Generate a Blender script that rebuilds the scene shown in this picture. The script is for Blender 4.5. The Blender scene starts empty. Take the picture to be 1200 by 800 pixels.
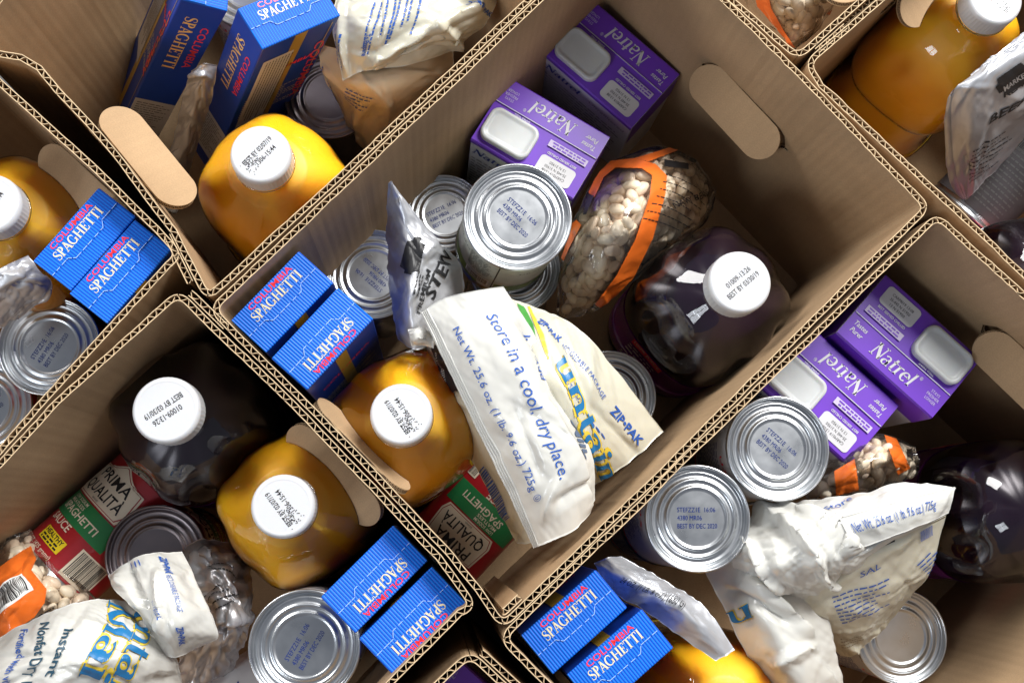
import bpy, bmesh, math, random
import numpy as np
from mathutils import Vector, Matrix

random.seed(7)
RNG = np.random.default_rng(11)
SC = bpy.context.scene
COL = SC.collection

# ------------------------------------------------------------------ camera
# a photo pixel (1200 x 800) gives a direction; its distance comes from the
# height of the thing it belongs to (box rims stand 0.275 m above the floor)
F_PX = 1300.0
NADIR = (500.0, 610.0)          # where plumb lines of the boxes meet
RIM = 0.275
CAM_H = RIM + 0.75
_d = np.array([NADIR[0] - 600, -(NADIR[1] - 400), -F_PX]); _d /= np.linalg.norm(_d)
_Z = -_d
_X = np.array([1.0, 0, 0]) - _Z * _Z[0]; _X /= np.linalg.norm(_X)
_Y = np.cross(_Z, _X)
ROT = np.array([_X, _Y, _Z])

def P(px, py, z):
    r = ROT @ np.array([px - 600.0, -(py - 400.0), -F_PX])
    return Vector(np.array([0, 0, CAM_H]) + r * ((z - CAM_H) / r[2]))

cam_data = bpy.data.cameras.new('camera')
cam_data.sensor_width = 36.0
cam_data.lens = F_PX / 1200.0 * 36.0
cam_data.clip_start = 0.01
cam_data.clip_end = 50.0
cam = bpy.data.objects.new('camera', cam_data)
COL.objects.link(cam)
m4 = Matrix(ROT.tolist()).to_4x4(); m4.translation = (0, 0, CAM_H)
cam.matrix_world = m4
SC.camera = cam

# ------------------------------------------------------------------ light
world = bpy.data.worlds.new('World'); SC.world = world
world.use_nodes = True
bg = world.node_tree.nodes['Background']
bg.inputs[0].default_value = (0.80, 0.86, 1.0, 1)
bg.inputs[1].default_value = 0.22

def area(name, loc, target, sx, sy, power, col):
    l = bpy.data.lights.new(name, 'AREA'); l.shape = 'RECTANGLE'
    l.size, l.size_y, l.energy, l.color = sx, sy, power, col
    o = bpy.data.objects.new(name, l); COL.objects.link(o)
    o.location = loc
    o.rotation_euler = (Vector(target) - Vector(loc)).to_track_quat('-Z', 'Y').to_euler()
    return o

# daylight from a tall window beyond the upper right of the picture, a weaker
# one to the left, and a small window with four panes to the lower left
area('window_light', (1.25, 1.65, 2.25), (0.05, 0.1, 0.2), 1.1, 1.1, 150, (1.0, 0.985, 0.96))
area('window_light', (-1.8, 1.8, 1.6), (0.0, 0.1, 0.2), 1.0, 1.0, 62, (1.0, 0.985, 0.965))
for i in range(2):
    for j in range(2):
        area('window_light', (-1.75 + 0.26 * i, -1.05 - 0.26 * i, 1.55 + 0.42 * j), (0.1, 0.1, 0.2), 0.32, 0.38, 4.0, (0.88, 0.94, 1.0))

SC.view_settings.view_transform = 'Standard'
SC.view_settings.look = 'None'
SC.view_settings.exposure = 0.0
SC.view_settings.gamma = 1.0

# ------------------------------------------------------------------ helpers
def tag(o, label=None, cat=None, group=None, kind=None):
    if label: o['label'] = label
    if cat: o['category'] = cat
    if group: o['group'] = group
    if kind: o['kind'] = kind
    return o

def empty(name, mat, label, cat, group=None):
    o = bpy.data.objects.new(name, None); COL.objects.link(o)
    o.empty_display_size = 0.02
    o.matrix_world = mat
    return tag(o, label, cat, group)

def frame(o, x, yhint):
    X = Vector(x).normalized(); Z = X.cross(Vector(yhint)).normalized(); Y = Z.cross(X)
    m = Matrix((X, Y, Z)).transposed().to_4x4(); m.translation = o
    return m

def axis_frame(base, axis, spin=0.0):
    """z along axis, x turned to world direction 'spin' (degrees)"""
    Z = Vector(axis).normalized()
    x = Vector((math.cos(math.radians(spin)), math.sin(math.radians(spin)), 0))
    if abs(Z.dot(x)) > .98: x = Vector((0, 0, 1))
    Y = Z.cross(x).normalized(); X = Y.cross(Z)
    m = Matrix((X, Y, Z)).transposed().to_4x4(); m.translation = base
    return m

class MB:
    def __init__(s): s.v, s.f, s.m, s.uv = [], [], [], []
    def add(s, verts, faces, mat=0):
        b = len(s.v); s.v.extend([tuple(map(float, p)) for p in verts])
        for f in faces: s.f.append(tuple(b + i for i in f)); s.m.append(mat)
    def mesh(s, name, mats, smooth=False):
        me = bpy.data.meshes.new(name)
        me.from_pydata(s.v, [], s.f)
        for m in mats: me.materials.append(m)
        if any(s.m): me.polygons.foreach_set('material_index', s.m)
        me.polygons.foreach_set('use_smooth', [bool(smooth)] * len(s.f))
        if s.uv:
            l = me.uv_layers.new(name='UVMap')
            idx = np.empty(len(me.loops), int); me.loops.foreach_get('vertex_index', idx)
            l.data.foreach_set('uv', np.array(s.uv, float)[idx].ravel())
        me.update(); return me
    def build(s, name, mats, parent=None, smooth=False):
        if not isinstance(mats, (list, tuple)): mats = [mats]
        return obj(name, s.mesh(name, mats, smooth), parent)

def obj(name, me, parent=None):
    o = bpy.data.objects.new(name, me); COL.objects.link(o)
    if parent is not None: o.parent = parent
    return o

def copy_tree(o, parent=None):
    c = o.copy(); COL.objects.link(c); c.parent = parent
    for ch in list(o.children): copy_tree(ch, c)
    return c

def bevel_box(x0, x1, y0, y1, z0, z1, r=0.001, seg=2):
    bm = bmesh.new(); bmesh.ops.create_cube(bm, size=1)
    for v in bm.verts:
        v.co = Vector(((x0 + x1) / 2 + v.co.x * (x1 - x0), (y0 + y1) / 2 + v.co.y * (y1 - y0), (z0 + z1) / 2 + v.co.z * (z1 - z0)))
    if r > 0: bmesh.ops.bevel(bm, geom=bm.edges[:], offset=r, segments=seg, affect='EDGES', profile=.5)
    bm.verts.ensure_lookup_table()
    v = [tuple(p.co) for p in bm.verts]; f = [[q.index for q in p.verts] for p in bm.faces]
    bm.free(); return v, f

def lathe(profile, n=64, sup=None):
    """profile [(r,z)] or with superellipse exponent sup(z); closes at r==0"""
    vs, fs, prev = [], [], None
    for k, pr in enumerate(profile):
        r, z = pr[0], pr[1]; e = pr[2] if len(pr) > 2 else 2.0
        if r <= 1e-9:
            ring = [len(vs)]; vs.append((0, 0, z))
        else:
            ring = list(range(len(vs), len(vs) + n))
            for i in range(n):
                a = 2 * math.pi * i / n
                c, s_ = math.cos(a), math.sin(a)
                q = r if e == 2 else r / ((abs(c) ** e + abs(s_) ** e) ** (1 / e))
                vs.append((q * c, q * s_, z))
        if prev is not None:
            if len(prev) == 1 and len(ring) > 1:
                fs += [(prev[0], ring[(i + 1) % n], ring[i]) for i in range(n)]
            elif len(ring) == 1 and len(prev) > 1:
                fs += [(prev[i], prev[(i + 1) % n], ring[0]) for i in range(n)]
            elif len(ring) > 1:
                fs += [(prev[i], prev[(i + 1) % n], ring[(i + 1) % n], ring[i]) for i in range(n)]
        prev = ring
    return vs, fs

# ------------------------------------------------------------------ materials
MATS = {}
def mat(name, col=(.5, .5, .5), rough=.5, metal=0., spec=.5, coat=0., coat_rough=.05, sss=0., sss_rad=(.01, .006, .003), sheen=0., trans=0., alpha=1., noise=0., nscale=40., bump=0., bscale=200., rvar=0.):
    m = bpy.data.materials.new(name); m.use_nodes = True
    nt = m.node_tree; b = nt.nodes['Principled BSDF']
    b.inputs['Base Color'].default_value = (*col, 1)
    b.inputs['Roughness'].default_value = rough
    b.inputs['Metallic'].default_value = metal
    b.inputs['Specular IOR Level'].default_value = spec
    b.inputs['Coat Weight'].default_value = coat
    b.inputs['Coat Roughness'].default_value = coat_rough
    b.inputs['Transmission Weight'].default_value = trans
    b.inputs['Alpha'].default_value = alpha
    if sss:
        b.inputs['Subsurface Weight'].default_value = sss
        b.inputs['Subsurface Radius'].default_value = sss_rad
        b.inputs['Subsurface Scale'].default_value = 1.0
    tc = nt.nodes.new('ShaderNodeTexCoord')
    if noise:
        n = nt.nodes.new('ShaderNodeTexNoise'); n.inputs['Scale'].default_value = nscale; n.inputs['Detail'].default_value = 6
        nt.links.new(tc.outputs['Object'], n.inputs['Vector'])
        mr = nt.nodes.new('ShaderNodeMapRange'); mr.inputs['From Min'].default_value = .3; mr.inputs['From Max'].default_value = .7
        mr.inputs['To Min'].default_value = 1 - noise; mr.inputs['To Max'].default_value = 1 + noise
        nt.links.new(n.outputs['Fac'], mr.inputs['Value'])
        mx = nt.nodes.new('ShaderNodeVectorMath'); mx.operation = 'SCALE'
        mx.inputs[0].default_value = col
        nt.links.new(mr.outputs['Result'], mx.inputs['Scale'])
        nt.links.new(mx.outputs['Vector'], b.inputs['Base Color'])
        if rvar:
            r2 = nt.nodes.new('ShaderNodeMapRange'); r2.inputs['From Min'].default_value = .3; r2.inputs['From Max'].default_value = .7
            r2.inputs['To Min'].default_value = max(.02, rough - rvar); r2.inputs['To Max'].default_value = rough + rvar
            nt.links.new(n.outputs['Fac'], r2.inputs['Value']); nt.links.new(r2.outputs['Result'], b.inputs['Roughness'])
    if bump:
        n2 = nt.nodes.new('ShaderNodeTexNoise'); n2.inputs['Scale'].default_value = bscale; n2.inputs['Detail'].default_value = 4
        nt.links.new(tc.outputs['Object'], n2.inputs['Vector'])
        bp = nt.nodes.new('ShaderNodeBump'); bp.inputs['Strength'].default_value = bump; bp.inputs['Distance'].default_value = .001
        nt.links.new(n2.outputs['Fac'], bp.inputs['Height']); nt.links.new(bp.outputs['Normal'], b.inputs['Normal'])
    MATS[name] = m
    return m

def clear_film(name, tint=(1, 1, 1), gloss=.12, rough=.06, bump=0., bscale=60., haze=0., haze_col=(.8, .8, .8)):
    """thin clear plastic: see-through with a Fresnel gloss (one wall, no refraction)"""
    m = bpy.data.materials.new(name); m.use_nodes = True
    nt = m.node_tree; nt.nodes.clear()
    out = nt.nodes.new('ShaderNodeOutputMaterial')
    tr = nt.nodes.new('ShaderNodeBsdfTransparent'); tr.inputs[0].default_value = (*tint, 1)
    gl = nt.nodes.new('ShaderNodeBsdfGlossy'); gl.inputs['Roughness'].default_value = rough
    lw = nt.nodes.new('ShaderNodeFresnel'); lw.inputs['IOR'].default_value = 1.5
    ad = nt.nodes.new('ShaderNodeMath'); ad.operation = 'MULTIPLY_ADD'; ad.inputs[1].default_value = 1.1; ad.inputs[2].default_value = gloss * .2
    ad.use_clamp = True
    nt.links.new(lw.outputs[0], ad.inputs[0])
    mx = nt.nodes.new('ShaderNodeMixShader')
    nt.links.new(ad.outputs[0], mx.inputs[0]); nt.links.new(gl.outputs[0], mx.inputs[2])
    if haze:
        df = nt.nodes.new('ShaderNodeBsdfDiffuse'); df.inputs[0].default_value = (*haze_col, 1)
        m2 = nt.nodes.new('ShaderNodeMixShader'); m2.inputs[0].default_value = haze
        nt.links.new(tr.outputs[0], m2.inputs[1]); nt.links.new(df.outputs[0], m2.inputs[2]); nt.links.new(m2.outputs[0], mx.inputs[1])
    else:
        nt.links.new(tr.outputs[0], mx.inputs[1])
    if bump:
        tc = nt.nodes.new('ShaderNodeTexCoord')
        n2 = nt.nodes.new('ShaderNodeTexNoise'); n2.inputs['Scale'].default_value = bscale; n2.inputs['Detail'].default_value = 2
        n2.inputs['Distortion'].default_value = 1.5
        nt.links.new(tc.outputs['Object'], n2.inputs['Vector'])
        bp = nt.nodes.new('ShaderNodeBump'); bp.inputs['Strength'].default_value = bump; bp.inputs['Distance'].default_value = .004
        nt.links.new(n2.outputs['Fac'], bp.inputs['Height'])
        nt.links.new(bp.outputs['Normal'], gl.inputs['Normal']); nt.links.new(bp.outputs['Normal'], lw.inputs['Normal'])
    nt.links.new(mx.outputs[0], out.inputs[0])
    MATS[name] = m
    return m

def cardboard(name, col):
    m = mat(name, col, rough=.82, spec=.25)
    nt = m.node_tree; b = nt.nodes['Principled BSDF']
    uv = nt.nodes.new('ShaderNodeUVMap'); uv.uv_map = 'UVMap'
    # liner ripples over the flutes (u runs along the wall in metres)
    wv = nt.nodes.new('ShaderNodeTexWave'); wv.inputs['Scale'].default_value = 0.3183 / .0075 * 3.1416 / 1.0 * .1 * 1.0
    wv.bands_direction = 'X'; wv.inputs['Distortion'].default_value = .6
    mp = nt.nodes.new('ShaderNodeMapping'); mp.inputs['Scale'].default_value = (1.0, 1.0, 1.0)
    nt.links.new(uv.outputs[0], mp.inputs[0]); nt.links.new(mp.outputs[0], wv.inputs['Vector'])
    wv.inputs['Scale'].default_value = 2 * math.pi / (.0075 * 20)
    n1 = nt.nodes.new('ShaderNodeTexNoise'); n1.inputs['Scale'].default_value = 900; n1.inputs['Detail'].default_value = 3
    n2 = nt.nodes.new('ShaderNodeTexNoise'); n2.inputs['Scale'].default_value = 14; n2.inputs['Detail'].default_value = 6
    tc = nt.nodes.new('ShaderNodeTexCoord')
    for n in (n1, n2): nt.links.new(tc.outputs['Object'], n.inputs['Vector'])
    # fibre flecks, stains and rubbed streaks
    def rng(src, lo, hi, a=.35, bb=.65):
        r = nt.nodes.new('ShaderNodeMapRange'); r.inputs['From Min'].default_value = a; r.inputs['From Max'].default_value = bb
        r.inputs['To Min'].default_value = lo; r.inputs['To Max'].default_value = hi
        nt.links.new(src, r.inputs['Value']); return r.outputs['Result']
    def mul(a, c):
        k = nt.nodes.new('ShaderNodeMath'); k.operation = 'MULTIPLY'
        nt.links.new(a, k.inputs[0]); nt.links.new(c, k.inputs[1]); return k.outputs[0]
    fac = mul(mul(rng(n1.outputs['Fac'], .93, 1.06), rng(n2.outputs['Fac'], .88, 1.08)), rng(wv.outputs['Fac'], .99, 1.01, 0, 1))
    sc = nt.nodes.new('ShaderNodeVectorMath'); sc.operation = 'SCALE'; sc.inputs[0].default_value = col
    nt.links.new(fac, sc.inputs['Scale']); nt.links.new(sc.outputs['Vector'], b.inputs['Base Color'])
    bp = nt.nodes.new('ShaderNodeBump'); bp.inputs['Strength'].default_value = .10; bp.inputs['Distance'].default_value = .0006
    ad = nt.nodes.new('ShaderNodeMath'); ad.operation = 'MULTIPLY_ADD'; ad.inputs[1].default_value = .5
    nt.links.new(n1.outputs['Fac'], ad.inputs[0]); nt.links.new(wv.outputs['Fac'], ad.inputs[2])
    nt.links.new(ad.outputs[0], bp.inputs['Height']); nt.links.new(bp.outputs['Normal'], b.inputs['Normal'])
    return m

CARD = cardboard('cardboard_liner', (.40, .268, .152))
CUT = mat('cardboard_cut_edge', (.56, .42, .26), .9, spec=.2, noise=.15, nscale=300)
FLUTE = mat('cardboard_flute', (.33, .22, .12), .9, spec=.2)
FLOOR = mat('floor_concrete', (.10, .10, .10), .8, noise=.2, nscale=8, bump=.2)

# ------------------------------------------------------------------ floor
fb = MB(); fb.add([(-2, -2, -.004), (2, -2, -.004), (2, 2, -.004), (-2, 2, -.004)], [(0, 1, 2, 3)])
tag(fb.build('floor', FLOOR), 'dark floor under the cardboard boxes', 'floor', kind='structure')

# ------------------------------------------------------------------ cardboard boxes
TH = .0046           # board thickness
def resample(pts, step):
    pts = [np.array(p, float) for p in pts]
    out, s, S = [pts[0]], [0.0], 0.0
    for a, b in zip(pts[:-1], pts[1:]):
        L = np.linalg.norm(b - a); n = max(1, int(round(L / step)))
        for i in range(1, n + 1):
            out.append(a + (b - a) * i / n); S += L / n; s.append(S)
    return np.array(out), np.array(s)

def round_loop(corners_paths, rad):
    """list of 4 polylines (each corner to corner) -> 4 polylines meeting mid-corner, corners rounded"""
    res = []
    n = len(corners_paths)
    arcs = []
    for i in range(n):
        a = np.array(corners_paths[i - 1][-2]); c = np.array(corners_paths[i][0]); b = np.array(corners_paths[i][1])
        u = (a - c) / np.linalg.norm(a - c); v = (b - c) / np.linalg.norm(b - c)
        p0, p2 = c + u * rad, c + v * rad
        arc = [(1 - t) ** 2 * p0 + 2 * t * (1 - t) * c + t * t * p2 for t in np.linspace(0, 1, 7)]
        arcs.append(arc)
    for i in range(n):
        head = arcs[i][3:]; tail = arcs[(i + 1) % n][:4]
        res.append([*head, *[np.array(p) for p in corners_paths[i][1:-1]], *tail])
    return res

def strip_normals(p):
    d = np.gradient(p, axis=0); d /= np.linalg.norm(d, axis=1)[:, None]
    return np.stack([d[:, 1], -d[:, 0]], 1)       # right-hand side = outward for counter-clockwise loops

def slab(mb, pts, s, nor, o0, o1, z0, z1, hole=None, top_mat=1, seed=0):
    """a paper sheet between offsets o0 (inner) and o1 (outer) following pts; the hole is (s_mid, half_len, z_mid, half_height)"""
    r = np.random.default_rng(seed)
    cols = []
    for i in range(len(pts)):
        zz = []
        if hole:
            ds = abs(s[i] - hole[0]); hl, hh = hole[1], hole[3]
            if ds < hl:
                e = max(0, ds - (hl - hh)); h = math.sqrt(max(1e-8, hh * hh - e * e))
                zz = [hole[2] - h, hole[2] + h]
        cols.append(zz)
    top = z1 + r.normal(0, .0003, len(pts)) + np.convolve(r.normal(0, 1, len(pts) + 6), np.ones(7) / 7, 'valid')[:len(pts)] * .0008
    def quad(i, a0, b0, a1, b1, lid):
        base = len(mb.v)
        for (j, za, zb) in ((i, a0, b0), (i + 1, a1, b1)):
            for off in (o0, o1):
                q = pts[j] + nor[j] * off
                mb.v.append((q[0], q[1], za)); mb.v.append((q[0], q[1], zb))
                mb.uv.append((s[j], za)); mb.uv.append((s[j], zb))
        # 0 inner lo,1 inner hi,2 outer lo,3 outer hi, 4..7 next
        for f, k in (((0, 1, 5, 4), 0), ((2, 6, 7, 3), 0), ((1, 3, 7, 5), lid), ((0, 4, 6, 2), lid)):
            mb.f.append(tuple(base + x for x in f)); mb.m.append(k)
    for i in range(len(pts) - 1):
        A, B = cols[i], cols[i + 1]
        if not A and not B: quad(i, z0, top[i], z0, top[i + 1], top_mat)
        else:
            a = A or [hole[2]] * 2; b = B or [hole[2]] * 2
            quad(i, z0, a[0], z0, b[0], top_mat); quad(i, a[1], top[i], b[1], top[i + 1], top_mat)

def flute(mb, pts, s, nor, z0, z1, hole=None, pitch=.0075, amp=TH / 2 - .0005):
    L = s[-1]; n = max(2, int(round(L / pitch))) * 2
    q = np.linspace(0, L, n * 2 + 1)
    off = np.clip(1.35 * np.sin(np.pi * np.arange(n * 2 + 1) / 2 + .35), -1, 1) * amp
    px = np.stack([np.interp(q, s, pts[:, 0]), np.interp(q, s, pts[:, 1])], 1)
    nn = np.stack([np.interp(q, s, nor[:, 0]), np.interp(q, s, nor[:, 1])], 1)
    pp = px + nn * off[:, None]
    ss = q
    hl = None
    if hole: hl = hole
    slab(mb, pp, ss, strip_normals(pp), -.00022, .00022, z0, z1 - .0004, hl, 1, 3)

def flap_mesh(length, width, mb_mat=0):
    """stadium-shaped punched flap, hinge along y=0, hanging to y=-width, board thickness in z"""
    mb = MB(); n = 40; r = width / 2
    out = []
    for i in range(n):
        a = 2 * math.pi * i / n
        cx = (length / 2 - r) * (1 if math.cos(a) > 0 else -1)
        out.append((cx + r * math.cos(a), -r + r * math.sin(a)))
    t = TH / 2
    top = [(x, y, t) for x, y in out]; bot = [(x, y, -t) for x, y in out]
    mb.add(top, [tuple(range(n))], 0); mb.uv += [(p[0], p[1]) for p in out]
    mb.add(bot, [tuple(reversed(range(n)))], 0); mb.uv += [(p[0], p[1]) for p in out]
    # two paper edges; the dark band between paints the shade of the hollow core
    for (za, zb, sc, mt) in ((t, t - .0008, 1.0, 1), (-t + .0008, -t, 1.0, 1), (t - .0008, -t + .0008, .985, 2)):
        vs = [(x * sc, -r + (y + r) * sc, za) for x, y in out] + [(x * sc, -r + (y + r) * sc, zb) for x, y in out]
        mb.add(vs, [(i, n + i, n + (i + 1) % n, (i + 1) % n) for i in range(n)], mt)
        mb.uv += [(v[0], v[2]) for v in vs]
    # flute posts showing in the edge
    for i in range(n * 2):
        x0, y0 = out[(i // 2) % n]; x1, y1 = out[(i // 2 + 1) % n]
        f = .5 * (i % 2)
        ax, ay = x0 + (x1 - x0) * f, y0 + (y1 - y0) * f; bx, by = ax + (x1 - x0) * .32, ay + (y1 - y0) * .32
        k0, k1 = (t, -t) if i % 2 else (-t, t)
        vs = [(ax, ay, k0 * .8), (ax + (x1 - x0) * .12, ay + (y1 - y0) * .12, k0 * .8), (bx + (x1 - x0) * .12, by + (y1 - y0) * .12, k1 * .8), (bx, by, k1 * .8)]
        mb.add(vs, [(0, 1, 2, 3)], 1); mb.uv += [(v[0], v[2]) for v in vs]
    return mb

DARK_EDGE = mat('cardboard_edge_shade', (.10, .065, .04), .95)
def make_box(label, px_walls, rim=RIM, flaps=(), tabs=(), rad=.009, seed=0):
    """px_walls: 4 polylines of world xy points (counter-clockwise from above), each from corner to corner"""
    allp = np.concatenate([np.array(w) for w in px_walls])
    c = allp.mean(0)
    root = empty('cardboard_box', Matrix.Translation((c[0], c[1], 0)), label, 'box', 'open cardboard food boxes')
    walls = [[np.array(p) - c for p in w] for w in px_walls]
    loops = round_loop(walls, rad)
    for wi, path in enumerate(loops):
        flp = [f for f in flaps if f['wall'] == wi]
        pts, s = resample(path, .006)
        nor = strip_normals(pts)
        wob = np.convolve(np.random.default_rng(seed * 31 + wi).normal(0, 1, len(pts) + 8), np.ones(9) / 9, 'valid')[:len(pts)]
        pts = pts + nor * (wob * .0008 * np.clip(np.minimum(s, s[-1] - s) / .03, 0, 1))[:, None]
        nor = strip_normals(pts)
        hole = None
        if flp:
            f = flp[0]
            # where the flap sits along the wall
            tgt = np.array(f['at']) - c
            k = int(np.argmin(np.linalg.norm(pts - tgt, axis=1)))
            hole = (s[k], .048, rim - f['drop'] - .017, .0175)
        mb = MB()
        slab(mb, pts, s, nor, TH / 2 - .0006, TH / 2, .004, rim, hole, 1, seed * 10 + wi)
        slab(mb, pts, s, nor, -TH / 2, -TH / 2 + .0006, .004, rim, hole, 1, seed * 10 + wi + 5)
        w = mb.build('wall_panel', [CARD, CUT], root)
        fm = MB(); flute(fm, pts, s, nor, .004, rim, hole)
        fm.build('corrugated_core', [FLUTE, CUT], w)
        if flp:
            fl = flap_mesh(.092, .033)
            o = fl.build('hand_flap', [CARD, CUT, DARK_EDGE], w)
            p = pts[k]; nn = nor[k]; d = np.array([-nn[1], nn[0]])
            # hinge direction X along the wall; flap hangs (-Y) and swings to the inside by f['swing']
            a = math.radians(f['swing'])
            inward = Vector((-nn[0], -nn[1], 0)); hang = (Vector((0, 0, -1)) * math.cos(a) + inward * math.sin(a))
            X = Vector((d[0], d[1], 0)); Y = -hang; Z = X.cross(Y)
            mm = Matrix((X, Y, Z)).transposed().to_4x4()
            mm.translation = Vector((p[0], p[1], rim - f['drop'])) + inward * .002
            o.matrix_local = mm
    for (wi, s0, s1, side) in tabs:        # glue tabs doubled over at a corner
        pts, s = resample(loops[wi], .006); nor = strip_normals(pts)
        sel = (s >= s0 * s[-1]) & (s <= s1 * s[-1])
        q = pts[sel] + nor[sel] * side * (TH + .0012); ss = s[sel] - s[sel][0]; nn = nor[sel]
        mb = MB()
        slab(mb, q, ss, nn, TH / 2 - .0006, TH / 2, .02, rim - .001, None, 1, 77 + wi)
        slab(mb, q, ss, nn, -TH / 2, -TH / 2 + .0006, .02, rim - .0015, None, 1, 78 + wi)
        flute(mb, q, ss, nn, .02, rim - .002)
        mb.build('glue_tab', [CARD, CUT], root)
    # bottom board
    loop = np.concatenate([np.array(l)[:-1] for l in loops])
    n = len(loop); mb = MB()
    vs = [(p[0], p[1], .004) for p in loop] + [(p[0], p[1], 0) for p in loop]
    mb.add(vs, [tuple(range(n)), tuple(range(2 * n - 1, n - 1, -1))] + [(i, n + i, n + (i + 1) % n, (i + 1) % n) for i in range(n)])
    mb.uv += [(v[0], v[1]) for v in vs]
    mb.build('bottom_board', [CARD], root)
    return root

def W2(px, py, z=RIM):
    p = P(px, py, z); return (p.x, p.y)
def line_x(p1, p2, q1, q2):
    p1, p2, q1, q2 = map(np.array, (p1, p2, q1, q2))
    d, e = p2 - p1, q2 - q1
    t = np.linalg.solve(np.array([d, -e]).T, q1 - p1); return tuple(p1 + d * t[0])
def off(p, deg, d): return (p[0] + d * math.cos(math.radians(deg)), p[1] + d * math.sin(math.radians(deg)))

# centre box -------------------------------------------------------
cl, cb, cr = W2(248, 362), W2(589, 733), W2(1087, 243)
ct = line_x(cl, W2(632, 1), W2(846, 0), cr)
def mids(a, b, *fr_off):
    a, b = np.array(a), np.array(b); d = b - a; n = np.array([d[1], -d[0]]) / np.linalg.norm(d)
    return [tuple(a)] + [tuple(a + d * f + n * o) for f, o in fr_off] + [tuple(b)]
make_box('cardboard box holding silver cans, two milk cartons and a white powder bag',
         [[cl, W2(357, 472), W2(440, 556), W2(522, 644), W2(560, 690), cb], mids(cb, cr, (.35, .001), (.7, .0)), mids(cr, ct, (.4, .002)), mids(ct, cl, (.5, .0))],
         flaps=[dict(wall=0, at=W2(410, 528), drop=.036, swing=18), dict(wall=2, at=W2(914, 66), drop=.076, swing=50)],
         tabs=[(1, .0, .055, -1)], seed=1)
# upper left box ------------------------------------------------------
ab = W2(243, 349)
ar = W2(628, -8)
a_top = off(ar, 134, .30)
a_left = [W2(204, 270), W2(172, 230), W2(142, 189), W2(108, 148), W2(67, 105), W2(46, 80), W2(25, 68), W2(-12, 62)]
a_lc = off(a_left[-1], 150, .02)
make_box('open cardboard box holding two leaning blue spaghetti boxes and a cream powder bag',
         [[a_lc, *a_left[::-1], ab], mids(ab, ar, (.5, .0005)), mids(ar, a_top), mids(a_top, a_lc)],
         flaps=[dict(wall=0, at=W2(134, 176), drop=.028, swing=58)], tabs=[(0, .80, .97, 1)], seed=2)
# left box -------------------------------------------------------------
bc = W2(211, 299)
b_ur = [W2(184, 268), W2(105, 191), W2(0, 98)]
b_tl = off(W2(0, 98), 136, .06)
b_lr = [W2(197, 310), W2(50, 471), W2(0, 528)]
b_br = off(W2(0, 528), 228, .20)
b_ll = off(b_br, 134, .29)
make_box('cardboard box holding two silver cans and a pair of blue spaghetti boxes',
         [[b_br, *b_lr[::-1], bc], [bc, *b_ur, b_tl], mids(b_tl, off(b_tl, 226, .4)), mids(off(b_tl, 226, .4), b_br)],
         flaps=[dict(wall=1, at=W2(92, 177), drop=.050, swing=52)], seed=3)
# lower left box ---------------------------------------------------------
lc = W2(209, 343)
l_r = [W2(345, 476), W2(430, 563), W2(515, 652)]
lb = W2(556, 711)
l_lr_end = off(lb, 224.5, .43)
l_ul_end = off(lc, 226.3, .43)
make_box('open cardboard box with red sauce cans, dark grape juice and a bag printed Instant',
         [mids(l_ul_end, l_lr_end), [l_lr_end, W2(465, 793), W2(539, 717), lb], [lb, *l_r[::-1], lc], [lc, W2(67, 471), W2(0, 543), l_ul_end]],
         flaps=[dict(wall=2, at=W2(402, 532), drop=.050, swing=46)], tabs=[(2, .86, .99, 1)], seed=4)
# right box -------------------------------------------------------------
rl, rt = W2(588, 747), W2(1098, 253)
rr = off(rt, -43.5, .29); rb = off(rl, -44, .29)
make_box('open cardboard box with two milk cartons side by side and two stacked silver cans',
         [[rl, W2(637, 797), rb], mids(rb, rr), mids(rr, rt), mids(rt, rl, (.5, .0005))],
         flaps=[dict(wall=2, at=W2(1276, 412), drop=.055, swing=50)], seed=5)
# top box -----------------------------------------------------------------
tb = W2(935, 67)
t_l = off(tb, 133.8, .43); t_r = off(tb, 42, .29)
make_box('open cardboard box filled with an orange-banded bag of beans right up to its rim',
         [mids(tb, t_r), mids(t_r, off(t_l, 42, .29)), mids(off(t_l, 42, .29), t_l), [t_l, W2(858, 0), tb]],
         flaps=[dict(wall=0, at=W2(1048, -32), drop=.012, swing=70)], tabs=[(0, .03, .16, 1)], seed=6)
# upper right box -----------------------------------------------------------
ub = W2(946, 74)
u_l = off(ub, 41.5, .29); u_r = off(W2(1200, 323), -45, .21)
make_box('cardboard box with one orange juice bottle and a silver beef stew pouch',
         [[u_l, ub], [ub, W2(962, 101), W2(1144, 268), u_r], mids(u_r, off(u_r, 43, .29)), mids(off(u_r, 43, .29), u_l)],
         flaps=[dict(wall=0, at=W2(1112, -80), drop=.045, swing=60)], seed=7)
# bottom box --------------------------------------------------------------
db = W2(551, 766)
make_box('open cardboard box at the gap below the spaghetti boxes, its corner rim crushed',
         [mids(off(off(db, 226, .29), -44, .3), off(db, -42, .3)), mids(off(db, -42, .3), db), mids(db, off(db, 222, .29)), mids(off(db, 222, .29), off(off(db, 226, .29), -44, .3))],
         rim=RIM - .004, tabs=[(1, .82, .985, 1)], seed=8)

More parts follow.
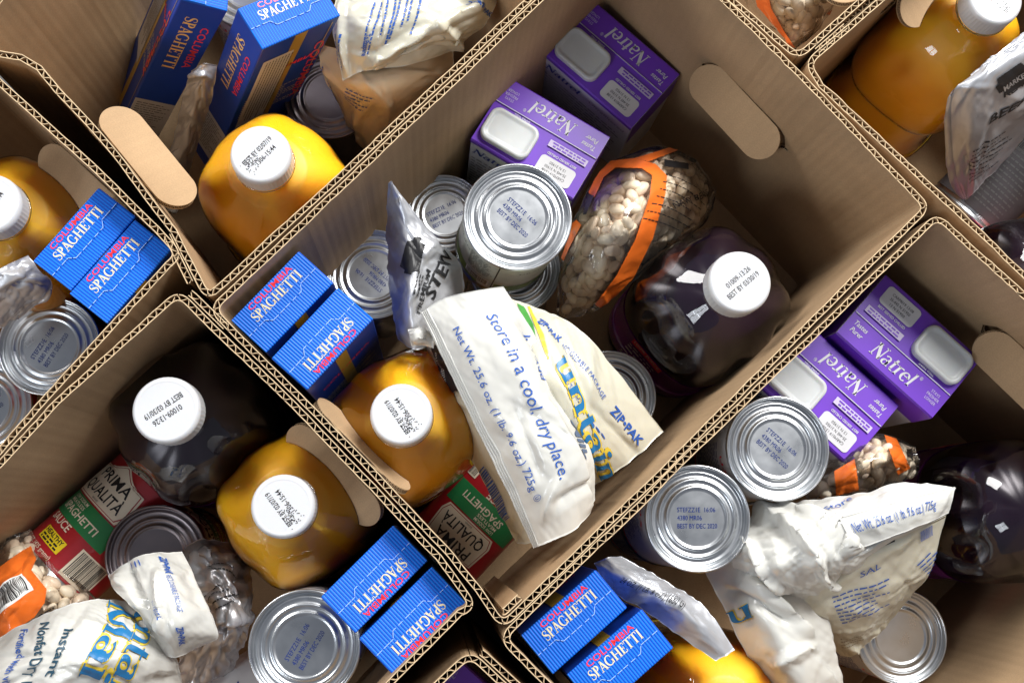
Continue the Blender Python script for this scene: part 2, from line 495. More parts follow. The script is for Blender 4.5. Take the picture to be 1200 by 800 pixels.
# ------------------------------------------------------------------ lettering
_fc = {}
def bfont(text, bold=0., shear=0., space=1.):
    """built-in sans face as (verts Nx2, faces) for cap height about 0.7 at size 1"""
    k = (text, bold, shear, space)
    if k in _fc: return _fc[k]
    cu = bpy.data.curves.new('lettering_curve', 'FONT'); cu.body = text; cu.size = 1; cu.offset = bold; cu.shear = shear
    cu.space_character = space; cu.resolution_u = 2; cu.fill_mode = 'FRONT'
    ob = bpy.data.objects.new('lettering_curve', cu)
    me = bpy.data.meshes.new_from_object(ob)
    v = np.array([p.co[:2] for p in me.vertices]) if len(me.vertices) else np.zeros((0, 2))
    f = [tuple(p.vertices) for p in me.polygons]
    bpy.data.objects.remove(ob); bpy.data.curves.remove(cu); bpy.data.meshes.remove(me)
    _fc[k] = (v, f); return _fc[k]

def _stroke(pts, w):
    pts = np.array(pts, float); w = np.broadcast_to(np.array(w, float), (len(pts),))
    d = np.gradient(pts, axis=0); d /= np.maximum(np.linalg.norm(d, axis=1), 1e-9)[:, None]
    n = np.stack([-d[:, 1], d[:, 0]], 1) * (w / 2)[:, None]
    a, b = pts + n, pts - n
    return [np.array([b[i], b[i + 1], a[i + 1], a[i]]) for i in range(len(pts) - 1)]
def _rect(x0, x1, y0, y1): return [np.array([(x0, y0), (x1, y0), (x1, y1), (x0, y1)])]
def _arc(cx, cy, rx, ry, a0, a1, thick, thin, n=16):
    t = np.radians(np.linspace(a0, a1, n))
    return _stroke(np.stack([cx + rx * np.cos(t), cy + ry * np.sin(t)], 1), thin + (thick - thin) * np.abs(np.cos(t)) ** 1.3)
def _stem(x, w, y0, y1, s0=.15, s1=.15):
    r = _rect(x - w / 2, x + w / 2, y0, y1)
    if s0: r += _rect(x - s0, x + s0, y0, y0 + .055)
    if s1: r += _rect(x - s1, x + s1, y1 - .055, y1)
    return r
def _serif_glyph(c):
    T, t = .17, .07
    if c == 'I': return _stem(.2, T, 0, 1), .40
    if c == 'T': return _rect(.0, .72, .93, 1) + _rect(0, .06, .74, .93) + _rect(.66, .72, .74, .93) + _stem(.36, T, 0, .98, .16, 0), .76
    if c == 'E': return _stem(.18, T, 0, 1) + _rect(.2, .6, .93, 1) + _rect(.2, .62, 0, .07) + _rect(.2, .48, .47, .54) + _rect(.54, .6, .75, 1) + _rect(.56, .62, 0, .25) + _rect(.43, .48, .38, .63), .70
    if c == 'H': return _stem(.18, T, 0, 1) + _stem(.70, T, 0, 1) + _rect(.2, .7, .47, .54), .90
    if c == 'G': return _arc(.42, .5, .35, .46, 45, 325, T, .07, 24) + _stem(.72, T * .9, .06, .45, 0, .14) + _rect(.64, .69, .68, .93), .90
    if c == 'A': return _stroke([(.10, 0), (.38, 1)], t) + _stroke([(.36, 1), (.67, 0)], T * 1.05) + _rect(.2, .58, .30, .365) + _rect(-.02, .24, 0, .055) + _rect(.5, .84, 0, .055), .80
    if c == 'P': return _stem(.18, T, 0, 1) + _arc(.26, .735, .26, .235, 90, -90, T, .06), .62
    if c == 'S':
        a = np.radians(np.linspace(30, 268, 14)); b = np.radians(np.linspace(88, -150, 14))
        p = [(.31 + .20 * math.cos(q), .755 + .21 * math.sin(q)) for q in a] + [(.31 + .23 * math.cos(q), .265 + .23 * math.sin(q)) for q in b]
        w = list(np.interp(np.linspace(0, 1, 28), [0, .2, .5, .8, 1], [.06, .07, .19, .07, .06]))
        return _stroke(p, w) + _rect(.46, .51, .72, .95) + _rect(.09, .14, .05, .28), .60
    if c == 'N': return _stem(.16, t, 0, 1, .13, .13) + _stroke([(.13, .98), (.72, .02)], T * 1.1) + _stem(.72, t, 0, 1, 0, .13), .88
    if c == 'M': return _stem(.14, t, 0, 1, .13, .1) + _stroke([(.13, .98), (.47, .02)], T) + _stroke([(.47, .02), (.8, .98)], t) + _stem(.84, T, 0, 1, .15, .13), 1.02
    if c == 'l': return _stem(.15, T * .9, 0, 1, .13, 0) + _rect(.03, .15, .945, 1), .30
    if c == 'i': return _stem(.15, T * .9, 0, .66, .13, 0) + _rect(.03, .15, .605, .66) + _arc(.15, .86, .045, .045, 0, 360, .1, .1, 10), .32
    if c == 't': return _stem(.18, T * .9, .08, .86, 0, 0) + _rect(.03, .38, .60, .66) + _arc(.30, .13, .12, .11, 180, 300, T * .8, .06), .42
    if c == 'r': return _stem(.15, T * .9, 0, .66, .13, 0) + _rect(.02, .15, .605, .66) + _arc(.34, .50, .15, .14, 160, 50, .05, .09), .46
    if c == 'e': return _arc(.29, .33, .22, .31, 0, 310, T * .9, .06, 22) + _rect(.12, .52, .35, .41), .58
    if c == 'a': return _arc(.24, .18, .17, .17, 0, 360, T * .8, .06, 20) + _stem(.42, T * .9, .04, .48, 0, 0) + _arc(.25, .48, .18, .16, 0, 150, T * .7, .06) + _rect(.42, .56, 0, .06), .58
    if c == 'n': return _stem(.16, T * .9, 0, .66, .13, 0) + _rect(.03, .16, .605, .66) + _arc(.36, .44, .19, .20, 160, 0, T * .9, .06) + _stem(.55, T * .9, 0, .45, .13, 0), .72
    if c == 'u': return _stem(.16, T * .9, .2, .66, 0, 0) + _rect(.02, .16, .605, .66) + _arc(.34, .22, .18, .19, 180, 330, T * .9, .06) + _stem(.55, T * .9, 0, .66, 0, 0) + _rect(.41, .55, .605, .66) + _rect(.55, .68, 0, .055), .72
    if c == 'o': return _arc(.3, .33, .22, .30, 0, 360, T * .9, .06, 24), .60
    return [], .35
def serif(text, shear=0., space=1., fat=0.):
    vs, fs, x = [], [], 0.
    for ch in text:
        quads, adv = _serif_glyph(ch)
        for q in quads:
            if fat:
                c = q.mean(0); d = q - c; L = np.linalg.norm(d, axis=1)[:, None]; q = q + d / np.maximum(L, 1e-6) * fat
            b = len(vs); vs += [(p[0] + x, p[1]) for p in q]; fs.append(tuple(range(b, b + len(q))))
        x += adv * space
    v = np.array(vs); v[:, 0] += v[:, 1] * shear
    return v, fs

def plane_surf(o, U, V):
    o, U, V = Vector(o), Vector(U).normalized(), Vector(V).normalized(); N = U.cross(V)
    def s(uv, h): return [tuple(o + U * a + V * b + N * h) for a, b in uv]
    return s
def cyl_surf(r, z0=0., a0=0.):
    """u runs round the cylinder (metres), v up; text reads from outside"""
    def s(uv, h):
        return [((r + h) * math.cos(a0 + a / r), (r + h) * math.sin(a0 + a / r), z0 + b) for a, b in uv]
    return s

class Print:
    """flat print on one surface: text and shapes in surface metres"""
    def __init__(s, surf, h=.0003): s.mb, s.surf, s.h, s.lay = MB(), surf, h, 0
    def put(s, v, f, mat=0, x=0., y=0., ang=0., h=None):
        if len(v) == 0: return
        c, sn = math.cos(math.radians(ang)), math.sin(math.radians(ang))
        uv = np.stack([x + v[:, 0] * c - v[:, 1] * sn, y + v[:, 0] * sn + v[:, 1] * c], 1)
        s.mb.add(s.surf(uv, h if h is not None else s.h), f, mat)
    def text(s, t, cap, mat=0, x=0., y=0., ang=0., width=None, bold=0., shear=0., face='sans', align=.5, space=1., h=None, fat=0.):
        if face == 'sans': v, f = bfont(t, bold, shear, space); v = v / .7 * cap if len(v) else v
        else: v, f = serif(t, shear, space, fat); v = v * cap
        if len(v) == 0: return
        v = v.copy(); w = v[:, 0].max() - v[:, 0].min(); v[:, 0] -= v[:, 0].min()
        if width: v[:, 0] *= width / w; w = width
        v[:, 0] -= w * align
        s.put(v, f, mat, x, y, ang, h)
    def rect(s, x0, x1, y0, y1, mat=0, ang=0., ox=0., oy=0., h=None, step=.004):
        nx = max(1, int(abs(x1 - x0) / step)); ny = max(1, int(abs(y1 - y0) / step))
        X, Y = np.linspace(x0, x1, nx + 1), np.linspace(y0, y1, ny + 1)
        v = np.array([(a, b) for b in Y for a in X])
        f = [(j * (nx + 1) + i, j * (nx + 1) + i + 1, (j + 1) * (nx + 1) + i + 1, (j + 1) * (nx + 1) + i) for j in range(ny) for i in range(nx)]
        s.put(v, f, mat, ox, oy, ang, h)
    def rrect(s, x0, x1, y0, y1, r, mat=0, ox=0., oy=0., ang=0., h=None):
        v = []
        for cx, cy, a in ((x1 - r, y1 - r, 0), (x0 + r, y1 - r, 90), (x0 + r, y0 + r, 180), (x1 - r, y0 + r, 270)):
            for k in range(6): q = math.radians(a + 18 * k); v.append((cx + r * math.cos(q), cy + r * math.sin(q)))
        s.put(np.array(v), [tuple(range(len(v)))], mat, ox, oy, ang, h)
    def poly(s, pts, mat=0, x=0., y=0., ang=0., h=None): s.put(np.array(pts, float), [tuple(range(len(pts)))], mat, x, y, ang, h)
    def barcode(s, x, y, w, hgt, white, black, ang=0., h=None, seed=0, bg=True):
        hh = s.h if h is None else h
        if bg: s.rect(-w * .08, w * 1.08, -hgt * .12, hgt * 1.06, white, ang, x, y, hh)
        r = random.Random(seed); t = 0.
        while t < w:
            b = r.choice((.012, .012, .022, .03)) * w
            s.rect(t, min(w, t + b), 0, hgt, black, ang, x, y, hh + .00025); t += b + r.choice((.012, .018, .028)) * w
    def lines(s, x, y, w, n, pitch, th, mat=0, ang=0., h=None, seed=0, jag=.35):
        """small print too fine to read: rows of broken dashes"""
        r = random.Random(seed)
        c, sn = math.cos(math.radians(ang)), math.sin(math.radians(ang))
        for k in range(n):
            t, end = 0., w * (1 - jag * r.random())
            while t < end:
                b = r.uniform(.8, 3.2) * th * 1.4
                ox, oy = x - sn * (-k * pitch), y + c * (-k * pitch)
                s.rect(t, min(end, t + b), 0, th, mat, ang, ox, oy, h, step=.02); t += b + th * .8
    def build(s, name, mats, parent, split=False):
        if not split: return s.mb.build(name, mats, parent)
        for k in sorted(set(s.mb.m)):          # one part for each ink
            fs = [f for f, m in zip(s.mb.f, s.mb.m) if m == k]
            use = sorted({i for f in fs for i in f}); ix = {v: i for i, v in enumerate(use)}
            q = MB(); q.add([s.mb.v[i] for i in use], [tuple(ix[i] for i in f) for f in fs]); q.build(name, mats[k], parent)

# ------------------------------------------------------------------ shared materials
def carton_blue():
    m = mat('spaghetti_carton_blue', (.006, .105, .62), .42, spec=.3)
    nt = m.node_tree; b = nt.nodes['Principled BSDF']
    tc = nt.nodes.new('ShaderNodeTexCoord'); sx = nt.nodes.new('ShaderNodeSeparateXYZ')
    nt.links.new(tc.outputs['Object'], sx.inputs[0])
    def M(op, a, b2=None, c=None):
        k = nt.nodes.new('ShaderNodeMath'); k.operation = op
        for i, q in enumerate((a, b2, c)):
            if q is None: continue
            if isinstance(q, (int, float)): k.inputs[i].default_value = q
            else: nt.links.new(q, k.inputs[i])
        return k.outputs[0]
    s = M('SINE', M('MULTIPLY', sx.outputs[0], 2 * math.pi / .0021))
    top = M('GREATER_THAN', sx.outputs[2], .2545)
    st = M('MULTIPLY', M('MULTIPLY_ADD', s, .5, .5), top)
    mx = nt.nodes.new('ShaderNodeMix'); mx.data_type = 'RGBA'
    nt.links.new(st, mx.inputs['Factor'])
    mx.inputs['A'].default_value = (.0, .060, .46, 1); mx.inputs['B'].default_value = (.0, .165, .74, 1)
    # plain darker navy on the tall sides
    m2 = nt.nodes.new('ShaderNodeMix'); m2.data_type = 'RGBA'
    nt.links.new(top, m2.inputs['Factor']); m2.inputs['A'].default_value = (.006, .045, .34, 1)
    nt.links.new(mx.outputs['Result'], m2.inputs['B']); nt.links.new(m2.outputs['Result'], b.inputs['Base Color'])
    bp = nt.nodes.new('ShaderNodeBump'); bp.inputs['Strength'].default_value = .5; bp.inputs['Distance'].default_value = .0006
    nt.links.new(st, bp.inputs['Height']); nt.links.new(bp.outputs['Normal'], b.inputs['Normal'])
    return m
BLUE = carton_blue()
RED = mat('print_red', (.85, .03, .04), .4)
CREAM = mat('print_cream', (.70, .62, .42), .45)
GOLD = mat('print_gold', (.62, .40, .06), .3, metal=.4)
WHITE = mat('print_white', (.80, .80, .78), .5)
BLACK = mat('print_black', (.012, .012, .014), .5)
INKBLUE = mat('ink_stamp_blue', (.012, .03, .17), .8, spec=.1)
NAVY = mat('print_navy', (.012, .035, .24), .45)
CUTBLUE = mat('carton_cut_line', (.30, .47, .85), .6)
PURPLE = mat('carton_purple', (.135, .030, .46), .35, coat=.2, coat_rough=.25, noise=.05, nscale=60)
CARTW = mat('carton_white', (.56, .56, .58), .45, coat=.15, coat_rough=.3)
LIDW = mat('flip_lid_white', (.52, .54, .54), .38, sss=.2, noise=.03, nscale=80)
CAPW = mat('cap_white', (.55, .56, .58), .34, coat=.2, sss=.15)
def brushed(name, col, rough, aniso=.5):
    m = mat(name, col, rough, metal=1., noise=.04, nscale=60, rvar=.04)
    return m
STEEL = brushed('tinplate', (.56, .58, .60), .30)
STEELD = brushed('tinplate_body', (.52, .54, .56), .3)

# ------------------------------------------------------------------ spaghetti boxes
SPW, SPD, SPH = .0675, .0335, .2565
def make_spaghetti(full=False):
    root = empty('spaghetti_box', Matrix.Identity(4), 'x', 'pasta box', 'blue spaghetti boxes')
    mb = MB(); mb.add(*bevel_box(-SPW / 2, SPW / 2, -SPD / 2, SPD / 2, 0, SPH - .0006, .0009, 2))
    body = mb.build('carton', BLUE, root)
    # overlapping lid flap with its tab: the printed half covers the back half
    y0 = -.0006
    out = [(-SPW / 2 + .0006, SPD / 2 - .0006), (-SPW / 2 + .0006, y0), (-SPW * .26, y0), (-SPW * .205, y0 - .0042), (SPW * .205, y0 - .0042), (SPW * .26, y0), (SPW / 2 - .0006, y0), (SPW / 2 - .0006, SPD / 2 - .0006)]
    n = len(out); mb = MB()
    vs = [(x, y, SPH) for x, y in out] + [(x, y, SPH - .0007) for x, y in out]
    mb.add(vs, [tuple(range(n))] + [(i, n + i, n + (i + 1) % n, (i + 1) % n)[::-1] for i in range(n)])
    mb.build('lid_flap', BLUE, root)
    pr = Print(plane_surf((0, 0, SPH), (1, 0, 0), (0, 1, 0)), .00025)
    pr.text('SPAGHETTI', .0074, 1, 0, .0020, width=.0450, face='serif')
    pr.text('COLUMBIA', .0042, 0, .0010, .0108, width=.0410, bold=.008)
    # worn white cut line of the flap
    e = [(p[0], p[1]) for p in out[1:7]]
    r = random.Random(3)
    for a, b in zip(e[:-1], e[1:]):
        a, b = np.array(a), np.array(b); L = np.linalg.norm(b - a); d = (b - a) / L; q = np.array([d[1], -d[0]]) * .00022; t = 0
        while t < L:
            w = r.uniform(.0015, .006); t2 = min(L, t + w)
            pr.poly([a + d * t + q, a + d * t2 + q, a + d * t2 - q, a + d * t - q][::-1], 2); t = t2 + r.uniform(.0003, .003)
    pr.build('lettering', [RED, CREAM, CUTBLUE], root)
    # gold strip on the tall front and back
    for sgn in (1, -1):
        g = Print(plane_surf((0, sgn * SPD / 2, SPH), (-sgn, 0, 0), (0, 0, 1)), .0002)
        g.rect(-.0055, .0055, -.25, -.0015, 0, step=.1)
        g.text('COLUMBIA', .006, 1, 0, -.06, width=.05, bold=.02)
        g.lines(-.028, -.10, .056, 10, .004, .0012, 2, seed=4)
        g.build('side_print', [GOLD, RED, CREAM], root)
    return root
SPAG = make_spaghetti()
def big_side_print(root):
    """upright SPAGHETTI lettering and nutrition panel on the narrow sides, shown by the leaning boxes"""
    for sx in (1, -1):
        p = Print(plane_surf((sx * SPW / 2, 0, SPH), (0, sx, 0), (0, 0, 1)), .0002)
        p.text('SPAGHETTI', .0095, 0, -.0085, -.062, ang=-90, width=.082, face='serif')
        p.text('COLUMBIA', .0060, 1, .0058, -.064, ang=-90, width=.066, bold=.01)
        p.rect(-.0165, .0165, -.235, -.165, 2)
        p.lines(-.014, -.172, .028, 14, .0042, .0011, 3, seed=5, h=.0004)
        p.build('end_print', [mat('print_gold_text', (.85, .52, .16), .4), RED, mat('print_grey_panel', (.50, .50, .52), .5), BLACK], root, True)
    for sy in (1, -1):
        p = Print(plane_surf((0, sy * SPD / 2, SPH), (-sy, 0, 0), (0, 0, 1)), .0004)
        p.rect(-.027, .0, -.17, -.028, 2, step=.05)
        p.lines(-.001, -.032, .13, 9, .0028, .0009, 3, ang=-90, seed=8, h=.0006)
        p.text('COLUMBIA', .009, 1, .022, -.085, ang=-90, width=.10, bold=.01, shear=.3)
        p.rect(.0275, .0285, -.24, -.006, 0, step=.1)
        p.build('front_print', [GOLD, RED, bpy.data.materials['print_grey_panel'], BLACK], root, True)

_sp_first = [True]
def spaghetti(label, corner, along, across, z=SPH, flip=False, ztilt=(0, 0)):
    """corner pixel of the lid plus the two neighbouring lid corners"""
    a, b, c = P(*corner, z), P(*along, z + ztilt[0]), P(*across, z + ztilt[1])
    ctr = (b + c) / 2
    m = frame((0, 0, 0), b - a, c - a)
    if m.col[2].z < 0: raise ValueError('lid faces down: ' + label)
    if flip: m = m @ Matrix.Rotation(math.pi, 4, 'Z')
    up = m.col[2].to_3d()
    m.translation = ctr - up * SPH
    o = SPAG if _sp_first[0] else copy_tree(SPAG)
    _sp_first[0] = False
    o.matrix_world = m; o['label'] = label
    return o
# (corner, far end along the reading direction, corner towards the top of the text)
spaghetti('blue spaghetti box beside the orange juice cap and crumpled foil, outer of its pair', (81, 341), (156, 256), (41, 303))
spaghetti('blue spaghetti box just above a silver can lid, against the box wall of its pair', (123, 380), (199, 293), (83, 342))
spaghetti('blue spaghetti box tucked against the middle box wall, lettering the right way up', (313, 416), (393, 333), (268, 373))
spaghetti('blue spaghetti box next to the orange juice with its lettering upside down', (395, 332), (315, 417), (440, 376))
spaghetti('blue spaghetti box with upside-down lettering beside the juice bottle and hand flap', (458, 613), (375, 695), (502, 661))
spaghetti('blue spaghetti box with upside-down lettering in the crushed lower corner', (503, 662), (419, 745), (548, 709))
spaghetti('blue spaghetti box wedged in the corner rim below the white powder bag', (655, 790), (741, 713), (605, 743))
spaghetti('blue spaghetti box right beside the orange juice and the 680 G pouch', (707, 838), (796, 759), (658, 790))

def spag_lean(label, top_px, top_z, bot_px, bot_z, face_to):
    """leaning box: centre of lid and of base, and the pixel direction its narrow side faces"""
    t, b = P(*top_px, top_z), P(*bot_px, bot_z)
    Z = (t - b).normalized(); f = P(top_px[0] + face_to[0], top_px[1] + face_to[1], top_z) - t
    Y = Z.cross(f).normalized(); X = Y.cross(Z)
    m = Matrix((X, Y, Z)).transposed().to_4x4(); m.translation = t - Z * SPH
    o = copy_tree(SPAG); o.matrix_world = m; o['label'] = label
    return o
b1 = spag_lean('blue spaghetti box leaning in the box corner, its gold strip side showing', (243, -42), .255, (160, 130), .022, (5, -54))
b2 = spag_lean('blue spaghetti box leaning over the juice bottle, grey nutrition panel showing', (340, 14), .262, (272, 166), .022, (79, -44))
for b in (b1, b2): big_side_print(b)

# ------------------------------------------------------------------ cans
CH, CR = .112, .0385
def can_shell(R=CR, H=CH):
    k = R / .0385
    lid = [(0, -.0030), (.010 * k, -.0030), (.0195 * k, -.0030), (.0205 * k, -.0030), (.0212 * k, -.0026), (.0222 * k, -.0021), (.0232 * k, -.0026), (.0239 * k, -.0034), (.0262 * k, -.0036), (.0268 * k, -.0030), (.0277 * k, -.0025), (.0287 * k, -.0030), (.0294 * k, -.0038),
           (.0318 * k, -.0039), (.0326 * k, -.0033), (.0334 * k, -.0033), (.0341 * k, -.0042), (.0352 * k, -.0046), (.0360 * k, -.0044), (.0363 * k, -.0030), (.0366 * k, -.0008), (.0371 * k, -.0001), (.0378 * k, 0), (.0384 * k, -.0003), (.0387 * k, -.0012), (.0386 * k, -.0030), (.0376 * k, -.0036)]
    side = [(.0372 * k, -.0040), (.0370 * k, -.0050)]
    z = .010
    while z < H - .012:
        side += [(.0370 * k, -z), (.0364 * k, -z - .0022)]; z += .0045
    side += [(.0370 * k, -(H - .004)), (.0384 * k, -(H - .003)), (.0385 * k, -(H - .0005)), (.036 * k, -H), (.034 * k, -(H - .003)), (0, -(H - .003))]
    return [(r, zz + H) for r, zz in lid], [(r, zz + H) for r, zz in side]
_lids = {}
def can(label, m, R=CR, H=CH, style='plain', spin=0., stamp=True, dark=False, cat='can'):
    root = empty('tin_can', m, label, cat, 'tin cans')
    lid, side = can_shell(R, H)
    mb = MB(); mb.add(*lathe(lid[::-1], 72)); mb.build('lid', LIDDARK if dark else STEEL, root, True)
    mb = MB(); mb.add(*lathe([lid[-1]] + side, 72)); 
    # lathe runs downwards here: turn faces outwards
    mb.f = [f[::-1] for f in mb.f]; mb.build('can_body', STEELD, root, True)
    if stamp:
        p = Print(plane_surf((0, 0, H - .0029), (1, 0, 0), (0, 1, 0)), .0002)
        for k, t in enumerate(('STEFZZ1E  16:06', '4380 MR06', 'BEST BY DEC 2020')):
            p.text(t, .0034, 0, -.0145, .0045 - .0058 * k, ang=0, align=0., width=(.028, .018, .029)[k])
        st = p.build('date_stamp', [INKBLUE], root); st.rotation_euler.z = math.radians(spin)
    r = R * .0372 / .0385 + .0002
    n = 72
    if style != 'bare':
        z0, z1 = .0075, H - .0075
        vs, fs = lathe([(r, z0), (r, z1)], n)
        lab = MB(); lab.add(vs, fs)
        L = lab.build('paper_label', LAB[style], root, True)
        label_print(L, style, r, z0, z1)
    return root
LIDDARK = brushed('tinplate_shaded', (.23, .20, .21), .34)  # darker copy of the tinplate, with the lid's shade put into its colour
LAB = {
    'sauce': mat('label_sauce_red', (.36, .012, .02), .35, coat=.6, noise=.12, nscale=50),
    'white': mat('label_white_print', (.62, .62, .64), .45, coat=.2, noise=.05, nscale=50),
    'corn': mat('label_pale_green', (.60, .63, .56), .42, coat=.25, noise=.08, nscale=60),
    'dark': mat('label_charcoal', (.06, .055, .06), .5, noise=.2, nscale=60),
}
GREEN = mat('label_green', (.02, .19, .06), .4)
SHIELD = mat('label_cream', (.75, .66, .52), .45)
YELLOW = mat('label_yellow', (.80, .62, .02), .4)
PEA = mat('label_pea_green', (.17, .26, .04), .5, noise=.45, nscale=220)
def label_print(L, style, r, z0, z1):
    if style == 'sauce':
        for a0 in (0., math.pi):
            p = Print(cyl_surf(r, 0, a0), .0002)
            g0, g1 = .040, .061
            p.rect(-.045, .036, g0, g1, 0)
            # cream shield with a peaked top
            sh = [(-.026, .0625), (.026, .0625), (.030, .070), (.027, .092), (.012, .094), (0, .1015), (-.012, .094), (-.027, .092), (-.030, .070)]
            def sub(poly):       # fan with enough rings to follow the curve
                c = np.mean(poly, 0); out = []
                return poly
            def shield(k, mt, h):
                # horizontal slices follow the cylinder
                ys = np.linspace(.0625, .1012, 22)
                def half(y):
                    if y < .070: return np.interp(y, [.0625, .070], [.026, .030])
                    if y < .092: return np.interp(y, [.070, .092], [.030, .027])
                    if y < .094: return np.interp(y, [.092, .094], [.027, .012])
                    return np.interp(y, [.094, .1012], [.012, .001])
                for a, b in zip(ys[:-1], ys[1:]):
                    cy = .080
                    ha, hb = half(a) * k, half(b) * k
                    xs = np.linspace(-1, 1, 13)
                    ya, yb = cy + (a - cy) * k, cy + (b - cy) * k
                    v = np.array([(x * ha, ya) for x in xs] + [(x * hb, yb) for x in xs])
                    p.put(v, [(i, i + 1, 14 + i, 13 + i) for i in range(12)], mt, h=h)
            shield(1.07, 3, .0003); shield(1.0, 1, .0005); shield(.93, 3, .0006); shield(.90, 1, .0008)
            p.text('PRIMA', .0090, 4, 0, .0815, width=.036, bold=.012, h=.0011)
            p.text('QUALIT\u00c0', .0090, 4, 0, .0685, width=.044, bold=.012, h=.0011)
            p.text('BRAND', .0016, 4, 0, .0650, width=.007, h=.0011)
            p.text('LOW SODIUM', .0028, 1, -.010, .0570, width=.021, bold=.01, h=.0005)
            p.text('MEATLESS', .0028, 1, -.010, .0530, width=.021, bold=.01, h=.0005)
            p.text('SPAGHETTI', .0062, 1, .0, .0455, width=.044, bold=.015, h=.0005)
            p.text('SAUCE', .0062, 1, -.008, .0335, width=.026, bold=.015, h=.0005)
            p.rect(-.013, .013, .0175, .0285, 2, ang=0, h=.0004)
            p.text('HEALTHY', .0036, 4, 0, .0240, width=.022, bold=.02, h=.0007)
            p.lines(-.0105, .0212, .021, 2, .0026, .0014, 4, h=.0007, seed=3)
            p.text('15 OZ. (425 grams)', .0034, 1, -.006, .0105, width=.036, bold=.01, h=.0004)
            p.barcode(.026, .0125, .026, .021, 1, 4, h=.0005, seed=9)
            p.build('label_print', [GREEN, SHIELD, YELLOW, LAB['sauce'], BLACK], L)
    elif style == 'corn':
        for a0 in (0., 2.2, 4.4):
            p = Print(cyl_surf(r, 0, a0), .0002)
            p.rect(-.032, -.031, .0085, .103, 1)
            p.rect(-.030, .030, .0085, .034, 0)
            p.lines(-.058, .095, .024, 14, .0035, .0012, 1, seed=6)
            p.barcode(-.056, .020, .020, .018, 2, 1, h=.0004, seed=2)
            p.text('DRAINED', .004, 1, 0, .085, width=.03)
            p.build('label_print', [PEA, BLACK, WHITE], L)
    elif style == 'white':
        for a0 in (0., 2.1, 4.2):
            p = Print(cyl_surf(r, 0, a0), .0002)
            p.text('U.S.', .006, 1, 0, .086, width=.018, bold=.02)
            p.lines(-.020, .078, .040, 14, .0045, .0016, 0, seed=12)
            p.rect(-.03, .03, .009, .013, 1)
            p.build('label_print', [NAVY, RED], L)
    elif style == 'dark':
        p = Print(cyl_surf(r, 0, 0), .0002)
        p.lines(-.03, .095, .055, 18, .0045, .0014, 0, seed=14)
        p.barcode(-.02, .02, .03, .02, 0, 1, h=.0004, seed=4)
        p.build('label_print', [mat('print_dim_grey', (.10, .10, .10), .5), BLACK], L)

def stand(px, py, ztop, spin=0., H=CH, lean=(0, 0)):
    """upright thing whose top centre is seen at (px,py)"""
    t = P(px, py, ztop); ax = Vector((lean[0], lean[1], 1)).normalized()
    return axis_frame(t - ax * H, ax, spin)

# middle box
can('shiny silver can with green pea label standing on another can', stand(607, 254, .232, -62, CH, (.03, -.05)), R=.0405, style='corn', spin=20)
can('silver can underneath the big pea can, only its lid edge showing', stand(604, 314, .116, 20), style='bare', spin=190)
can('small silver can behind the upright foil pouch, by the box wall', stand(522, 246, .106, 40), R=.0345, H=.102, style='bare', spin=-12)
can('dim silver can in the shade between spaghetti boxes and foil pouch', stand(437, 321, .112, 60), style='bare', spin=80)
can('silver can half hidden under the zip edge of the white powder bag', stand(716, 464, .112, 0), style='bare', stamp=False)
# right box
can('silver can with sharp blue date stamp, next to the milk cartons', stand(912, 525, .228, -40), style='white', spin=38 - 40)
can('silver can with blurred upside-down date stamp against the box wall', stand(818, 607, .228, 180), style='white', spin=180)
can('plain silver can lid with no stamp below the white powder bag', stand(1057, 746, .116, 0), style='white', stamp=False)
can('silver can hidden below the stamped can by the milk cartons', stand(868, 538, .1135, 0), style='white', stamp=False)
can('silver can hidden below the can against the box wall', stand(786, 607, .1135, 0), style='white', stamp=False)
# lower left box
can('silver can with slanting date stamp beside upside-down spaghetti boxes', stand(357, 757, .228, 65), style='white', spin=-5)
can('silver can hidden below the can beside upside-down spaghetti boxes', stand(375, 741, .1135, 65), style='white', stamp=False)
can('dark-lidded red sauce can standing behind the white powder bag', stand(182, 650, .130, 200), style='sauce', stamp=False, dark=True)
# left box
can('bright silver can right beside two blue spaghetti boxes', stand(57, 405, .170, 120), R=.0378, style='sauce', spin=-60)
can('silver can tucked past the bright can, against the cardboard wall', stand(-22, 476, .125, 0), style='sauce', spin=30)
# upper left box
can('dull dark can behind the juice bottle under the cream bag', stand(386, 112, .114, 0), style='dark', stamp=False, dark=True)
can('silver can squeezed between the two leaning spaghetti boxes', stand(292, -22, .20, 0), style='white', stamp=False)

def lying_can(label, top_px, top_z, bot_px, bot_z, face, **k):
    """can on its side; face: pixel direction that the front of the label looks towards"""
    t, b = P(*top_px, top_z), P(*bot_px, bot_z); Z = (t - b).normalized(); c = (t + b) / 2
    f = (Vector((0, 0, CAM_H)) - c).normalized() + Vector(face)
    Y = Z.cross(f).normalized(); X = Y.cross(Z)
    m = Matrix((X, Y, Z)).transposed().to_4x4(); m.translation = c - Z * CH / 2
    return can(label, m, **k)
lying_can('red and green spaghetti sauce can lying against the cardboard wall', (176, 572), .084, (76, 662), .094, (-.5, .42, 0), style='sauce', stamp=False)
lying_can('spaghetti sauce can lying upside down in shade under the white bag', (514, 652), .050, (604, 556), .055, (.0, .0, 0), style='sauce', stamp=False)
lying_can('white labelled can lying beneath the foil bag and silver lid', (332, 800), .09, (228, 862), .075, (0, 0, 0), style='white', stamp=False)
lying_can('dark can lying with its barcode showing near the beef stew pouch', (1148, 232), .06, (1215, 165), .09, (-.1, 0, 0), style='dark', stamp=False)

